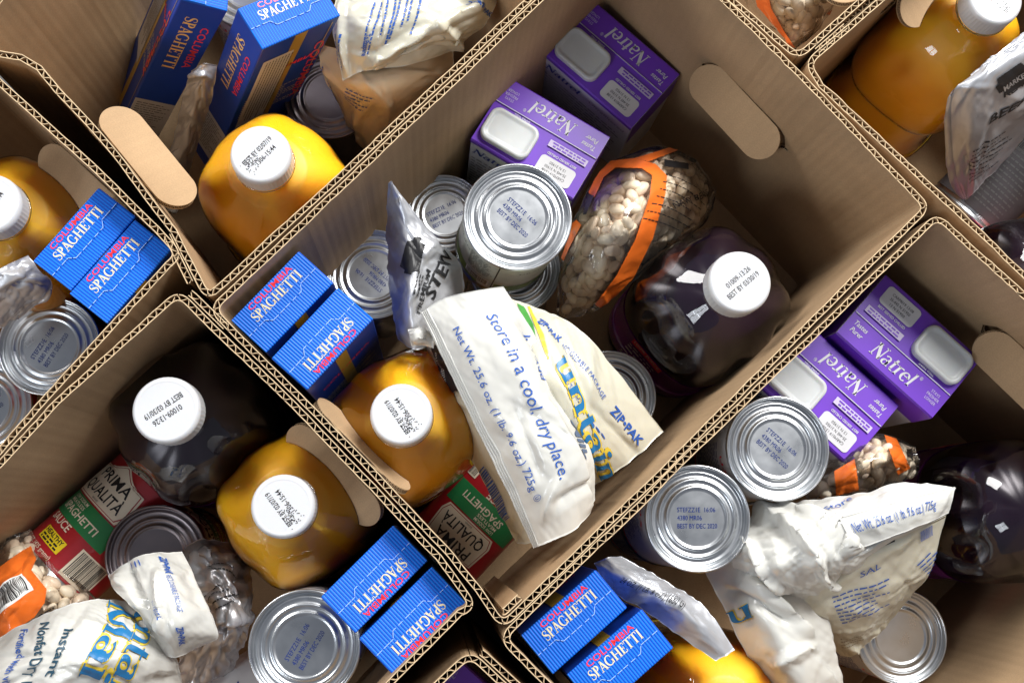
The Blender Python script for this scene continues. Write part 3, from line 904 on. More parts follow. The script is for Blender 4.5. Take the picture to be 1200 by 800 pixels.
# ------------------------------------------------------------------ juice bottles
def juice_mat():
    m = mat('orange_juice', (.98, .53, .012), .45, sss=.6, sss_rad=(.024, .017, .002), noise=.08, nscale=18)
    return m
JUICE = juice_mat()
GRAPE = mat('grape_juice', (.012, .004, .014), .25, noise=.3, nscale=12)
SHELL = clear_film('bottle_plastic', (1, .985, .95), gloss=.06, rough=.03, bump=.22, bscale=24)
SHELLD = clear_film('bottle_plastic_dark', (.80, .78, .80), gloss=.06, rough=.015, bump=.10, bscale=26)
GRLAB = mat('grape_label', (.16, .012, .16), .35, coat=.4, noise=.3, nscale=40)
BH = .262
def bottle_profile(k=1.0):
    return [(0, .004, 3), (.030 * k, .002, 3), (.046 * k, .0, 3), (.0515 * k, .004, 3), (.0530 * k, .010, 3), (.0515 * k, .015, 3), (.0535 * k, .020, 3), (.0520 * k, .025, 3), (.0548 * k, .032, 3), (.0550 * k, .060, 3), (.0535 * k, .066, 3), (.0535 * k, .120, 3), (.0552 * k, .127, 3),
            (.0556 * k, .150, 3), (.0552 * k, .168, 2.9), (.0540 * k, .182, 2.8), (.0510 * k, .196, 2.6), (.0455 * k, .208, 2.4), (.0380 * k, .217, 2.2), (.0300 * k, .2235, 2.1), (.0235 * k, .228, 2), (.0200, .231, 2), (.0190, .235, 2), (.0188, .2385, 2), (.0215, .2392, 2), (.0218, .2412, 2), (.0188, .2420, 2), (.0185, .252, 2)]
def smooth_profile(pr, n=3):
    out = []
    for i in range(len(pr) - 1):
        p0, p1, p2, p3 = (np.array(pr[max(0, min(len(pr) - 1, i + j))], float) for j in (-1, 0, 1, 2))
        for t in np.arange(n) / n:
            q = .5 * ((2 * p1) + (p2 - p0) * t + (2 * p0 - 5 * p1 + 4 * p2 - p3) * t * t + (3 * p1 - p0 - 3 * p2 + p3) * t ** 3)
            out.append((max(0, q[0]), q[1], max(2, q[2])))
    out.append(tuple(pr[-1])); out[0] = tuple(pr[0])
    return out
def dent(vs, depth):
    """grip dents and shoulder facets pressed into the sides"""
    o = []
    for x, y, z in vs:
        a = math.atan2(y, x); r = math.hypot(x, y)
        if r > .024:
            w = math.exp(-((z - .185) / .020) ** 2)
            f = (1 - math.cos(8 * a)) * .5
            r -= depth * w * f ** 2
            g = math.exp(-((z - .095) / .026) ** 4) * max(0, abs(math.cos(a)) - .55) * .012
            r -= g
        o.append((r * math.cos(a), r * math.sin(a), z))
    return o
def make_bottle(name, kind, cap_r=.0214, k=1.0):
    root = empty(name, Matrix.Identity(4), 'x', 'juice bottle', 'juice bottles')
    pr = smooth_profile(bottle_profile(k))
    v, f = lathe(pr, 80); v = dent(v, .0026 if kind == 'orange' else .0055)
    mb = MB(); mb.add(v, f); mb.build('bottle', SHELL if kind == 'orange' else SHELLD, root, True)
    lvl = .226 if kind == 'orange' else .196
    inner = [(max(0, r - .0009), z + (.0009 if z < .02 else 0), e) for r, z, e in pr if z < lvl]
    inner[0] = (0, .005, 3)
    inner.append((0, inner[-1][1] + .0002, 2))
    v, f = lathe(inner, 80); v = dent(v, .0026 if kind == 'orange' else .0055)
    mb = MB(); mb.add(v, f); mb.build('juice', JUICE if kind == 'orange' else GRAPE, root, True)
    if kind == 'grape':
        band = [(r + .0006, z, e) for r, z, e in pr if .034 <= z <= .128]
        v, f = lathe(band, 80); v = dent(v, .0045)
        mb = MB(); mb.add(v, f); lb = mb.build('label', GRLAB, root, True)
        lp = MB()
        def srf(uv, h):
            out = []
            for a, z in uv:
                t = a / .055; c, s_ = math.cos(t), math.sin(t)
                q = (.0552 * k + h) / ((abs(c) ** 3 + abs(s_) ** 3) ** (1 / 3)); out.append((q * c, q * s_, z))
            return dent(out, .0045)
        for a0 in (0, 1.57, 3.14, 4.71):
            p = Print(srf, .0012)
            x = a0 * .055
            p.rect(x - .018, x + .018, .092, .118, 0); p.text('100% JUICE', .0075, 1, x, .101, width=.032, bold=.02, h=.0016)
            p.lines(x - .018, .083, .034, 6, .006, .002, 1, seed=int(a0 * 9))
            p.build('label_print', [RED, SHIELD], lb)
    # screw cap with grip ribs
    mb = MB(); n = 96
    prof = [(cap_r, .2425), (cap_r, .2575), (cap_r - .0005, .2600), (cap_r - .0018, .2613), (cap_r - .0032, .2616), (cap_r - .0040, .2612), (0, .2612)]
    vs, fs = [], []
    for kx, (r, z) in enumerate(prof[:-1]):
        for i in range(n):
            a = 2 * math.pi * i / n
            rr = r + (.00016 if (i % 2 and kx < 2) else 0)
            vs.append((rr * math.cos(a), rr * math.sin(a), z))
    for kx in range(len(prof) - 2):
        fs += [(kx * n + i, kx * n + (i + 1) % n, (kx + 1) * n + (i + 1) % n, (kx + 1) * n + i) for i in range(n)]
    top = (len(prof) - 2) * n; fs.append(tuple(top + i for i in range(n)))
    vs2 = [(r * cap_r, q * cap_r, .2425) for r, q in ((math.cos(2 * math.pi * i / n), math.sin(2 * math.pi * i / n)) for i in range(n))]
    mb.add(vs, fs)
    cap = mb.build('cap', CAPW, root, False)
    me = cap.data; me.polygons.foreach_set('use_smooth', [len(p.vertices) == 4 and p.center.z > .2575 for p in me.polygons])
    p = Print(plane_surf((0, 0, .2612), (1, 0, 0), (0, 1, 0)), .00015)
    if kind == 'orange':
        p.text('BEST BY 02/07/19', .0036, 0, 0, .0015, width=.027, bold=.012)
        p.text('1306-15:44', .0036, 0, .002, -.0050, width=.018, bold=.012)
        r = random.Random(5)
        for _ in range(70):
            x, y = r.gauss(-.010, .003), r.gauss(-.001, .0022)
            p.rect(x, x + .0006, y, y + .0006, 0)
    else:
        p.text('BEST BY 03/30/19', .0040, 0, 0, -.0050, width=.029, bold=.012)
        p.text('01009-13:26', .0040, 0, .001, .0018, width=.022, bold=.012)
    p.build('date_stamp', [BLACK], cap)
    return root
ORB = make_bottle('juice_bottle', 'orange'); GRB = make_bottle('juice_bottle', 'grape', .0228, 1.02)
_used = set()
def bottle(proto, label, px, py, spin=0., ztop=BH, lean=(0, 0)):
    o = proto if proto.name not in _used else copy_tree(proto)
    _used.add(proto.name)
    o.matrix_world = stand(px, py, ztop, spin, BH, lean); o['label'] = label
    return o
bottle(ORB, 'orange juice bottle with a smudged cap stamp, next to the white powder bag', 470, 485, 125, lean=(-.02, .01))
bottle(ORB, 'orange juice bottle partly under the brown hand flap, by upside-down spaghetti boxes', 331, 593, 128)
bottle(ORB, 'orange juice bottle standing below the grey panel of a leaning spaghetti box', 305, 180, 48)
bottle(ORB, 'orange juice bottle beside crumpled silver foil and right-way-up spaghetti boxes', -14, 238, 60, lean=(.03, -.02))
bottle(ORB, 'orange juice bottle beside the silver beef stew pouch', 1168, -3, 140)
bottle(ORB, 'orange juice bottle half hidden below blue spaghetti boxes and a foil pouch', 866, 850, 0, .245)
bottle(GRB, 'dark grape juice bottle beside the bag of beans', 868, 330, 40, lean=(-.02, -.02))
bottle(GRB, 'dark grape juice bottle beside the red sauce can', 194, 480, 215)
bottle(GRB, 'dark grape juice bottle with its label under a white bag edge', 1265, 596, 10)
bottle(GRB, 'dark bottle at the shaded wall by the barcode can', 1300, 300, 0, .255)

# ------------------------------------------------------------------ milk cartons
MW, MD, MH = .098, .063, .150
def make_carton():
    root = empty('milk_carton', Matrix.Identity(4), 'x', 'milk carton', 'purple milk cartons')
    mb = MB(); mb.add(*bevel_box(-MW / 2, MW / 2, -MD / 2, MD / 2, 0, MH, .0012, 2))
    mb.build('carton', CARTW, root)
    # purple top cover with a fold ridge between the name band (-y) and the lid band (+y)
    yf = -.0085
    xs = np.linspace(-MW / 2 + .0002, MW / 2 - .0002, 13)
    prof = [(-MD / 2 - .0003, MH - .035), (-MD / 2 - .0003, MH - .0008), (-MD / 2 + .0010, MH + .0006), (yf - .0006, MH + .0010), (yf + .0002, MH + .0017), (yf + .0010, MH + .0007), (MD / 2 - .0010, MH + .0005), (MD / 2 + .0003, MH - .0008), (MD / 2 + .0003, MH - .006)]
    vs = [(x, y, z) for x in xs for y, z in prof]; n = len(prof)
    fs = [(i * n + j, (i + 1) * n + j, (i + 1) * n + j + 1, i * n + j + 1) for i in range(len(xs) - 1) for j in range(n - 1)]
    mb = MB(); mb.add(vs, fs); mb.build('top_panel', PURPLE, root)
    for sx in (1, -1):
        g = Print(plane_surf((sx * MW / 2, 0, MH), (0, sx, 0), (0, 0, 1)), .0003)
        g.rect(-MD / 2 + .001, MD / 2 - .001, -.05, -.001, 0); g.build('end_panel', [PURPLE], root)
    # white flip lid: raised rounded rectangle with a sunk middle
    lx, ly, lw, lh = .0235, .0115, .045, .0305
    def rr(w, h, r, z):
        o = []
        for cx, cy, a in ((w / 2 - r, h / 2 - r, 0), (-w / 2 + r, h / 2 - r, 90), (-w / 2 + r, -h / 2 + r, 180), (w / 2 - r, -h / 2 + r, 270)):
            for q in range(7): t = math.radians(a + 15 * q); o.append((lx + cx + r * math.cos(t), ly + cy + r * math.sin(t), z))
        return o
    rings = [rr(lw, lh, .008, MH), rr(lw, lh, .008, MH + .0052), rr(lw - .0015, lh - .0015, .0075, MH + .0066), rr(lw - .0055, lh - .0055, .006, MH + .0068), rr(lw - .0075, lh - .0075, .0052, MH + .0058), rr(lw - .012, lh - .012, .004, MH + .0057)]
    mb = MB(); vs = [p for r in rings for p in r]; m = 28
    fs = [(k * m + i, k * m + (i + 1) % m, (k + 1) * m + (i + 1) % m, (k + 1) * m + i) for k in range(5) for i in range(m)] + [tuple(5 * m + i for i in range(m))]
    mb.add(vs, fs); mb.build('flip_lid', LIDW, root, True)
    p = Print(plane_surf((0, 0, MH + .0008), (1, 0, 0), (0, 1, 0)), .0003)
    p.rrect(-.041, -.008, .0105, .0275, .0035, 0)
    for k in range(3): p.text(('CARM019 13:08', '35-445 N 31950', '13 N 31950')[k], .0024, 1, -.0245, .0215 - .0040 * k, width=(.021, .020, .015)[k], h=.0005)
    p.text('BEST SERVED CHILLED', .0021, 0, -.0245, .0068, width=.027, bold=.015)
    p.rect(-.044, -.008, -.0030, .0030, 3, h=.0012); p.lines(-.042, .0006, .032, 2, .0026, .0012, 2, h=.0015, seed=2, jag=.05)
    p.text('SHAKE WELL', .0020, 0, .0215, -.0066, width=.015, bold=.01, h=.0014)
    p.text('Natrel', .0125, 0, .0, -.0255, width=.042, face='serif', shear=.22)
    p.text('\u00ae', .003, 0, .0235, -.0150, width=.0025)
    p.text('Tastes', .0040, 0, -.037, -.0165, width=.0125, shear=.25, bold=.01); p.text('Purer', .0040, 0, -.037, -.0228, width=.0115, shear=.25, bold=.01)
    for k, t in enumerate(('STAYS', 'FRESHER', 'LONGER')): p.text(t, .0025, 3, .039, -.0160 - .0037 * k, width=(.008, .0115, .010)[k])
    p.rect(-MW / 2 + .001, MW / 2 - .001, yf - .0001, yf + .0005, 0, h=.0012, step=.02)
    p.build('lettering', [CARTW, BLACK, PURPLE, mat('print_pale_lilac', (.50, .44, .62), .5)], root)
    # grey-white front with the name and small print
    f = Print(plane_surf((0, MD / 2, MH), (-1, 0, 0), (0, 0, 1)), .0005)
    f.text('Natrel', .012, 0, -.026, -.0265, width=.040, face='serif', shear=.25)
    f.text('Ultrafiltered', .0055, 1, .024, -.024, width=.040, shear=.2)
    f.lines(-.046, -.040, .09, 10, .0068, .0022, 1, seed=4)
    f.build('front_print', [NAVY, mat('print_grey', (.22, .22, .24), .5)], root)
    return root
MILK = make_carton(); _mk = [True]
def carton(label, a, b, c, z, zb=0., zc=0.):
    """top corner seen at a, next corner b in the reading direction, c across (towards the lid band)"""
    A, B, C = P(*a, z), P(*b, z + zb), P(*c, z + zc)
    m = frame((0, 0, 0), B - A, C - A); up = m.col[2].to_3d()
    if up.z < 0: raise ValueError(label)
    m.translation = (B + C) / 2 - up * MH
    o = MILK if _mk[0] else copy_tree(MILK); _mk[0] = False
    o.matrix_world = m; o['label'] = label; return o

carton('purple milk carton partly behind a shiny silver can, its white front showing', (722, 158), (598, 85), (670, 240), .148)
carton('purple milk carton in the far box corner beside the hand flap', (805, 91), (694, -4), (741, 155), .146, zc=-.006)
carton('purple milk carton behind the stamped can, lettering upside down', (1062, 478), (947, 375), (991, 546), .188)
carton('purple milk carton against the box wall with its lettering the right way up', (972, 389), (1087, 492), (1043, 320), .200)
carton('milk carton with a purple edge inside the crushed-corner box', (640, 868), (527, 765), (575, 932), .10)

# ------------------------------------------------------------------ crumpled sheets (bags and pouches)
def to_px(w):
    c = (np.asarray(w) - np.array([0, 0, CAM_H])) @ ROT
    return np.stack([600 + F_PX * c[..., 0] / -c[..., 2], 400 - F_PX * c[..., 1] / -c[..., 2]], -1)

def spline_grid(ctrl, nr, nc):
    def interp(a, n):          # Catmull-Rom along axis 0
        m = len(a); t = np.linspace(0, m - 1, n); i = np.minimum(t.astype(int), m - 2); f = (t - i)[:, None, None]
        ext = np.concatenate([2 * a[:1] - a[1:2], a, 2 * a[-1:] - a[-2:-1]])
        p0, p1, p2, p3 = ext[i], ext[i + 1], ext[i + 2], ext[i + 3]
        return .5 * (2 * p1 + (p2 - p0) * f + (2 * p0 - 5 * p1 + 4 * p2 - p3) * f ** 2 + (3 * p1 - p0 - 3 * p2 + p3) * f ** 3)
    g = interp(ctrl, nr)
    return interp(g.transpose(1, 0, 2), nc).transpose(1, 0, 2)

def normals(X):
    a = np.gradient(X, axis=0); b = np.gradient(X, axis=1)
    n = np.cross(a, b); return n / np.maximum(np.linalg.norm(n, axis=-1, keepdims=True), 1e-9)

def relax(X, slack, iters, hold, rng, jitter, bend=.35):
    """give the sheet a little too much film and let it buckle: position-based cloth"""
    X0 = X.copy()
    pairs = [((slice(0, -1), slice(None)), (slice(1, None), slice(None)), 1.), ((slice(None), slice(0, -1)), (slice(None), slice(1, None)), 1.),
             ((slice(0, -1), slice(0, -1)), (slice(1, None), slice(1, None)), .6), ((slice(1, None), slice(0, -1)), (slice(0, -1), slice(1, None)), .6),
             ((slice(0, -2), slice(None)), (slice(2, None), slice(None)), bend), ((slice(None), slice(0, -2)), (slice(None), slice(2, None)), bend)]
    rest = [np.linalg.norm(X[a] - X[b], axis=-1, keepdims=True) * slack for a, b, _ in pairs]
    n = normals(X); sc = rng.normal(0, 1, X.shape[:2])
    for _ in range(2): sc = (sc + np.roll(sc, 1, 0) + np.roll(sc, 1, 1) + np.roll(sc, -1, 0) + np.roll(sc, -1, 1)) / 5
    X = X + n * (sc / sc.std() * jitter)[..., None]
    for k in range(iters):
        D = np.zeros_like(X); W = np.full(X.shape[:2] + (1,), 1e-6)
        for (a, b, w), r in zip(pairs, rest):
            d = X[b] - X[a]; L = np.linalg.norm(d, axis=-1, keepdims=True)
            c = d * ((L - r) / np.maximum(L, 1e-9)) * .5 * w
            D[a] += c; D[b] -= c; W[a] += w; W[b] += w
        X = X + D / W * 1.7
        X += (X0 - X) * hold
    return X

def creases(X, n, slope, rng):
    """sharp fold lines with flat facets between them, as stiff film takes"""
    u = np.linalg.norm(np.diff(X, axis=0), axis=-1).sum(0).mean(); v = np.linalg.norm(np.diff(X, axis=1), axis=-1).sum(1).mean()
    U, V = np.meshgrid(np.linspace(0, u, X.shape[0]), np.linspace(0, v, X.shape[1]), indexing='ij')
    H = np.zeros(U.shape)
    for k in range(n):
        a = rng.uniform(0, np.pi); cx, cy = rng.uniform(0, u), rng.uniform(0, v)
        d = (U - cx) * np.cos(a) + (V - cy) * np.sin(a); t = -(U - cx) * np.sin(a) + (V - cy) * np.cos(a)
        w = rng.uniform(.006, .018); L = rng.uniform(.02, .06)
        taper = np.clip(1 - np.abs(t) / L, 0, 1)
        # one steep and one shallow flank; the fold narrows towards its ends
        ww = w * (.35 + .65 * taper)
        prof = np.where(d > 0, np.clip(1 - d / (ww * .55), 0, 1), np.clip(1 + d / ww, 0, 1))
        H += rng.choice((1, 1, -1)) * slope * ww * prof * taper * rng.uniform(.5, 1.2)
    e = np.minimum.reduce([U, u - U, V, v - V]); return H * np.clip(e / .006, 0, 1)

class Sheet:
    def __init__(s, ctrl, root_loc, n=(64, 48), slack=1.03, fine=1.012, hold=.02, seed=1, jitter=.0012, thick=.02, iters=60, folds=12, fold_h=.28, marks=()):
        rng = np.random.default_rng(seed)
        C = np.array([[tuple(P(*p)) for p in row] for row in ctrl])
        nc_ = (n[0] // 3, n[1] // 3)
        X = spline_grid(C, *nc_)
        s.flip = normals(X)[..., 2].mean() < 0
        if jitter > 1e-4: X = relax(X, slack, iters, hold, rng, jitter * .7)
        X = spline_grid(X, *n)
        if jitter > 1e-4:
            X = X + normals(X) * creases(X, folds, fold_h, rng)[..., None] * (-1 if s.flip else 1)
            if marks:
                s.n, s.X = n, X; s.Lu = np.linalg.norm(np.diff(X, axis=0), axis=-1).sum(0).mean(); s.Lv = np.linalg.norm(np.diff(X, axis=1), axis=-1).sum(1).mean(); s.px = to_px(X)
                U, V = np.meshgrid(np.linspace(0, s.Lu, n[0]), np.linspace(0, s.Lv, n[1]), indexing='ij'); H = np.zeros(n)
                for p0, p1, hh, w in marks:
                    a, b = s.uv(*p0), s.uv(*p1); d = b - a; L = np.linalg.norm(d); d /= L
                    t = (U - a[0]) * d[0] + (V - a[1]) * d[1]; q = -(U - a[0]) * d[1] + (V - a[1]) * d[0]
                    tp = np.clip(np.minimum(t + .004, L + .004 - t) / .012, 0, 1)
                    H += hh * tp * np.where(q > 0, np.clip(1 - q / (w * .6), 0, 1), np.clip(1 + q / w, 0, 1)) ** 1.15
                X = X + normals(X) * H[..., None] * (-1 if s.flip else 1)
            X = relax(X, 1 + (fine - 1) * .5, 14, .02, rng, jitter * .05, bend=.5)
        s.X = X; s.n = n; s.thick = thick
        N = normals(X); s.N = -N if s.flip else N
        s.loc = np.array(root_loc)
        s.Lu = np.linalg.norm(np.diff(X, axis=0), axis=-1).sum(0).mean()
        s.Lv = np.linalg.norm(np.diff(X, axis=1), axis=-1).sum(1).mean()
        s.px = to_px(X)
    def sample(s, uv, h):
        uv = np.asarray(uv, float)
        a = np.clip(uv[:, 0] / s.Lu, 0, 1) * (s.n[0] - 1); b = np.clip(uv[:, 1] / s.Lv, 0, 1) * (s.n[1] - 1)
        i = np.minimum(a.astype(int), s.n[0] - 2); j = np.minimum(b.astype(int), s.n[1] - 2); fa = (a - i)[:, None]; fb = (b - j)[:, None]
        def bl(G): return G[i, j] * (1 - fa) * (1 - fb) + G[i + 1, j] * fa * (1 - fb) + G[i, j + 1] * (1 - fa) * fb + G[i + 1, j + 1] * fa * fb
        return bl(s.X) + bl(s.N) * h - s.loc
    def surf(s):
        return lambda uv, h: s.sample(uv, h)
    def uv(s, px, py):
        d = ((s.px - np.array([px, py])) ** 2).sum(-1); i, j = np.unravel_index(np.argmin(d), d.shape)
        i = min(max(i, 1), s.n[0] - 2); j = min(max(j, 1), s.n[1] - 2)
        J = np.stack([(s.px[i + 1, j] - s.px[i - 1, j]) / 2, (s.px[i, j + 1] - s.px[i, j - 1]) / 2], 1)
        try: q = np.clip(np.linalg.solve(J, np.array([px, py]) - s.px[i, j]), -1.5, 1.5)
        except np.linalg.LinAlgError: q = np.zeros(2)
        return np.array([np.clip((i + q[0]) / (s.n[0] - 1), 0, 1) * s.Lu, np.clip((j + q[1]) / (s.n[1] - 1), 0, 1) * s.Lv])
    def build(s, name, m, parent, back=True):
        X = s.X - s.loc; nr, nc = s.n
        mb = MB(); mb.v = [tuple(p) for p in X.reshape(-1, 3).tolist()]
        q = [(i * nc + j, (i + 1) * nc + j, (i + 1) * nc + j + 1, i * nc + j + 1) for i in range(nr - 1) for j in range(nc - 1)]
        fr = [f[::-1] for f in q] if s.flip else q
        mb.f = list(fr)
        if back:
            u = np.linspace(0, 1, nr)[:, None]; v = np.linspace(0, 1, nc)[None]
            prof = (16 * u * (1 - u) * v * (1 - v)) ** .5
            Bk = X - np.array([0, 0, 1.]) * (s.thick * prof)[..., None] - s.N * .0004
            o = len(mb.v); mb.v += [tuple(p) for p in Bk.reshape(-1, 3).tolist()]
            mb.f += [tuple(o + k for k in f[::-1]) for f in fr]
            edge = [(0, j) for j in range(nc)] + [(i, nc - 1) for i in range(1, nr)] + [(nr - 1, j) for j in range(nc - 2, -1, -1)] + [(i, 0) for i in range(nr - 2, 0, -1)]
            e = [i * nc + j for i, j in edge]; L = len(e)
            ring = [(e[k], e[(k + 1) % L], o + e[(k + 1) % L], o + e[k]) for k in range(L)]
            mb.f += [f[::-1] for f in ring] if not s.flip else ring
        mb.m = [0] * len(mb.f)
        return mb.build(name, m, parent, True)

def split_tris(v, f, lim):
    """cut print faces small enough to follow the folds of the film"""
    pts = [tuple(p) for p in v]; work = []; out = []; mid = {}
    for q in f:
        for k in range(1, len(q) - 1): work.append((q[0], q[k], q[k + 1]))
        if len(q) == 4 and all(math.dist(pts[q[k]], pts[q[k - 1]]) <= lim for k in range(4)): work = work[:-2]; out.append(q)
    while work:
        a, b, c = work.pop()
        d = [math.dist(pts[a], pts[b]), math.dist(pts[b], pts[c]), math.dist(pts[c], pts[a])]; k = d.index(max(d))
        if d[k] <= lim: out.append((a, b, c)); continue
        a, b, c = ((a, b, c), (b, c, a), (c, a, b))[k]
        key = (min(a, b), max(a, b))
        if key not in mid: mid[key] = len(pts); pts.append(((pts[a][0] + pts[b][0]) / 2, (pts[a][1] + pts[b][1]) / 2))
        m = mid[key]; work += [(a, m, c), (m, b, c)]
    return np.array(pts), out

class SheetPrint(Print):
    def __init__(s, sh, h=.0007): super().__init__(sh.surf(), h); s.sh = sh
    def put(s, v, f, mat=0, x=0., y=0., ang=0., h=None):
        v = np.asarray(v, float); n0 = len(s.mb.f)
        if len(v): v, f = split_tris(v, f, .0022)
        super().put(v, f, mat, x, y, ang, h)
        if s.sh.flip: s.mb.f[n0:] = [q[::-1] for q in s.mb.f[n0:]]
    def _dir(s, p0, p1):
        a, b = s.sh.uv(*p0), s.sh.uv(*p1); d = b - a
        return a, np.linalg.norm(d), math.degrees(math.atan2(d[1], d[0]))
    def text_px(s, t, p0, p1, cap, mat=0, **k):
        """text from pixel p0 to p1 along the sheet"""
        a, L, ang = s._dir(p0, p1)
        face = k.pop('face', 'sans'); bold = k.pop('bold', 0.); shear = k.pop('shear', 0.); fat = k.pop('fat', 0.); h = k.pop('h', None)
        v, f = (bfont(t, bold, shear) if face == 'sans' else serif(t, shear, 1., fat))
        v = v.copy(); v /= .7 if face == 'sans' else 1.
        v[:, 0] -= v[:, 0].min(); v[:, 0] *= L / v[:, 0].max(); v[:, 1] *= cap
        if s.sh.flip: v[:, 1] *= -1
        s.put(v, f, mat, a[0], a[1], ang, h)
    def lines_px(s, p0, p1, n, pitch, th, mat=0, seed=0, jag=.35):
        a, L, ang = s._dir(p0, p1); sg = -1 if s.sh.flip else 1
        c, sn = math.cos(math.radians(ang)), math.sin(math.radians(ang)); r = random.Random(seed)
        for k in range(n):
            ox, oy = a[0] + sn * k * pitch * sg, a[1] - c * k * pitch * sg; t, end = 0., L * (1 - jag * r.random())
            while t < end:
                b = r.uniform(1.2, 4) * th; s.rect(t, min(end, t + b), 0, th, mat, ang, ox, oy, step=.003); t += b + th * .8
    def bar_px(s, p0, p1, hgt, white, black, seed=0, bg=True):
        a, L, ang = s._dir(p0, p1); sg = -1 if s.sh.flip else 1
        if bg: s.rect(-L * .08, L * 1.08, -hgt * .12 * sg, hgt * 1.06 * sg, white, ang, a[0], a[1], s.h)
        r = random.Random(seed); t = 0.
        while t < L:
            b = r.choice((.012, .016, .026, .034)) * L
            s.rect(t, min(L, t + b), 0, hgt * sg, black, ang, a[0], a[1], s.h + .0003); t += b + r.choice((.014, .02, .03)) * L
    def area_px(s, pts, mat=0, h=None):
        """filled region given by pixel outline: every fine cell whose centre lies inside"""
        pts = np.array(pts, float); X = s.sh
        U = np.linspace(0, 1, X.n[0] * 3) * X.Lu; V = np.linspace(0, 1, X.n[1] * 3) * X.Lv
        gu, gv = np.meshgrid(U, V, indexing='ij')
        w = X.sample(np.stack([gu.ravel(), gv.ravel()], 1), 0) + X.loc
        q = to_px(w).reshape(len(U), len(V), 2); c = (q[:-1, :-1] + q[1:, 1:]) / 2
        ins = np.zeros(c.shape[:2], bool); x, y = c[..., 0], c[..., 1]
        for (x0, y0), (x1, y1) in zip(pts, np.roll(pts, -1, 0)):
            hit = ((y0 > y) != (y1 > y)); xx = (x1 - x0) * (y - y0) / (y1 - y0 + 1e-12) + x0
            ins ^= hit & (x < xx)
        ii, jj = np.nonzero(ins); idx = {}; vs, fs = [], []
        for i, j in zip(ii, jj):
            f = []
            for a, b in ((i, j), (i + 1, j), (i + 1, j + 1), (i, j + 1)):
                if (a, b) not in idx: idx[(a, b)] = len(vs); vs.append((U[a], V[b]))
                f.append(idx[(a, b)])
            fs.append(tuple(f))
        if fs: s.put(np.array(vs), fs, mat, h=h)

def bag_root(name, label, cat, group, at, z=0.):
    p = P(at[0], at[1], .12); return empty(name, Matrix.Translation((p.x, p.y, z)), label, cat, group), (p.x, p.y, z)
def grid(rows, zs): return [[(x, y, z) for (x, y), z in zip(r, zz)] for r, zz in zip(rows, zs)]

BAGW = mat('bag_white_film', (.60, .595, .555), .30, coat=.35, coat_rough=.12, sss=.15, sss_rad=(.004, .004, .003), noise=.03, nscale=30)
BAGC = mat('bag_cream_film', (.56, .54, .44), .30, coat=.45, coat_rough=.10, sss=.2, sss_rad=(.005, .004, .002), noise=.06, nscale=30)
BAGP = mat('bag_powder_cream', (.58, .46, .31), .34, coat=.4, coat_rough=.12, sss=.2, sss_rad=(.005, .003, .002), noise=.06, nscale=30)
BAGBLUE = mat('bag_print_blue', (.02, .09, .38), .4)
BAGSKY = mat('bag_print_bright_blue', (.01, .15, .36), .4)
BAGYEL = mat('bag_print_yellow', (.68, .50, .05), .4)
BAGGRN = mat('bag_print_green', (.06, .26, .05), .4)
FOIL = mat('pouch_foil', (.56, .57, .60), .40, metal=.55, noise=.05, nscale=40, rvar=.06)
FOILD = mat('pouch_foil_dim', (.50, .49, .50), .36, metal=.7, noise=.1, nscale=40)
GB = 'white milk powder bags'

# --- powder bag in the middle box
r_, l_ = bag_root('milk_powder_bag', 'white bag with its bottom seal up, printed Store in a cool, dry place', 'powder bag', GB, (610, 480))
body = Sheet(grid([[(598, 350), (640, 365), (682, 389), (730, 445), (776, 505)], [(582, 378), (622, 396), (662, 425), (704, 480), (745, 534)], [(575, 425), (606, 442), (642, 472), (676, 522), (712, 558)], [(570, 470), (592, 490), (618, 512), (648, 545), (676, 578)]],
             [[.212, .222, .228, .220, .200], [.225, .246, .252, .240, .205], [.225, .248, .252, .240, .205], [.20, .21, .21, .20, .19]]), l_, (72, 90), 1.035, 1.014, seed=3, thick=.05, folds=9, fold_h=.24, marks=[((640, 372), (690, 470), -.003, .010), ((690, 470), (745, 530), -.003, .010), ((650, 440), (700, 540), .003, .011)])
o = body.build('bag_film', BAGC, r_)
p = SheetPrint(body)
p.text_px('ZIP\u2022PAK', (628, 378), (655, 402), .0062, 0, bold=.03, shear=.1)
p.text_px('RECLOSEABLE PACKAGE', (658, 406), (706, 468), .0042, 0)
p.text_px('ZIP\u2022PAK', (714, 482), (748, 522), .0080, 0, bold=.03, shear=.1)
p.text_px('PRESS TO CLOSE', (657, 440), (682, 478), .0036, 0)
p.text_px('untain', (648, 425), (704, 562), .020, 2, face='serif', fat=.09, h=.0006)
p.text_px('untain', (648, 425), (704, 562), .020, 1, face='serif', h=.0011)
for k in range(3): p.text_px('\u2022', (690 + 6 * k, 494 + 7 * k), (695 + 6 * k, 502 + 7 * k), .004, 0)
p.area_px([(606, 356), (614, 360), (625, 380), (628, 398), (622, 392), (612, 372)], 3)
p.area_px([(618, 359), (621, 360), (637, 392), (644, 422), (641, 420), (632, 395)], 2)
p.build('bag_print', [BAGBLUE, BAGSKY, BAGYEL, BAGGRN], o, True)
gus = Sheet(grid([[(497, 402), (505, 392), (520, 380)], [(519, 462), (532, 450), (552, 435)], [(546, 524), (562, 510), (585, 495)], [(580, 588), (596, 575), (616, 560)], [(606, 636), (618, 636), (636, 630)]],
            [[.185, .22, .236], [.185, .22, .242], [.18, .218, .242], [.175, .212, .236], [.175, .205, .225]]), l_, (72, 30), 1.02, 1.01, seed=5, thick=.03)
o = gus.build('side_gusset', BAGC, r_)
p = SheetPrint(gus)
p.area_px([(505, 405), (522, 402), (540, 455), (526, 462)], 1)
p.text_px('AhlibOno', (526, 452), (512, 412), .0052, 2, bold=.01, h=.0008)
p.bar_px((598, 605), (568, 545), .013, 2, 0, seed=4, bg=False)
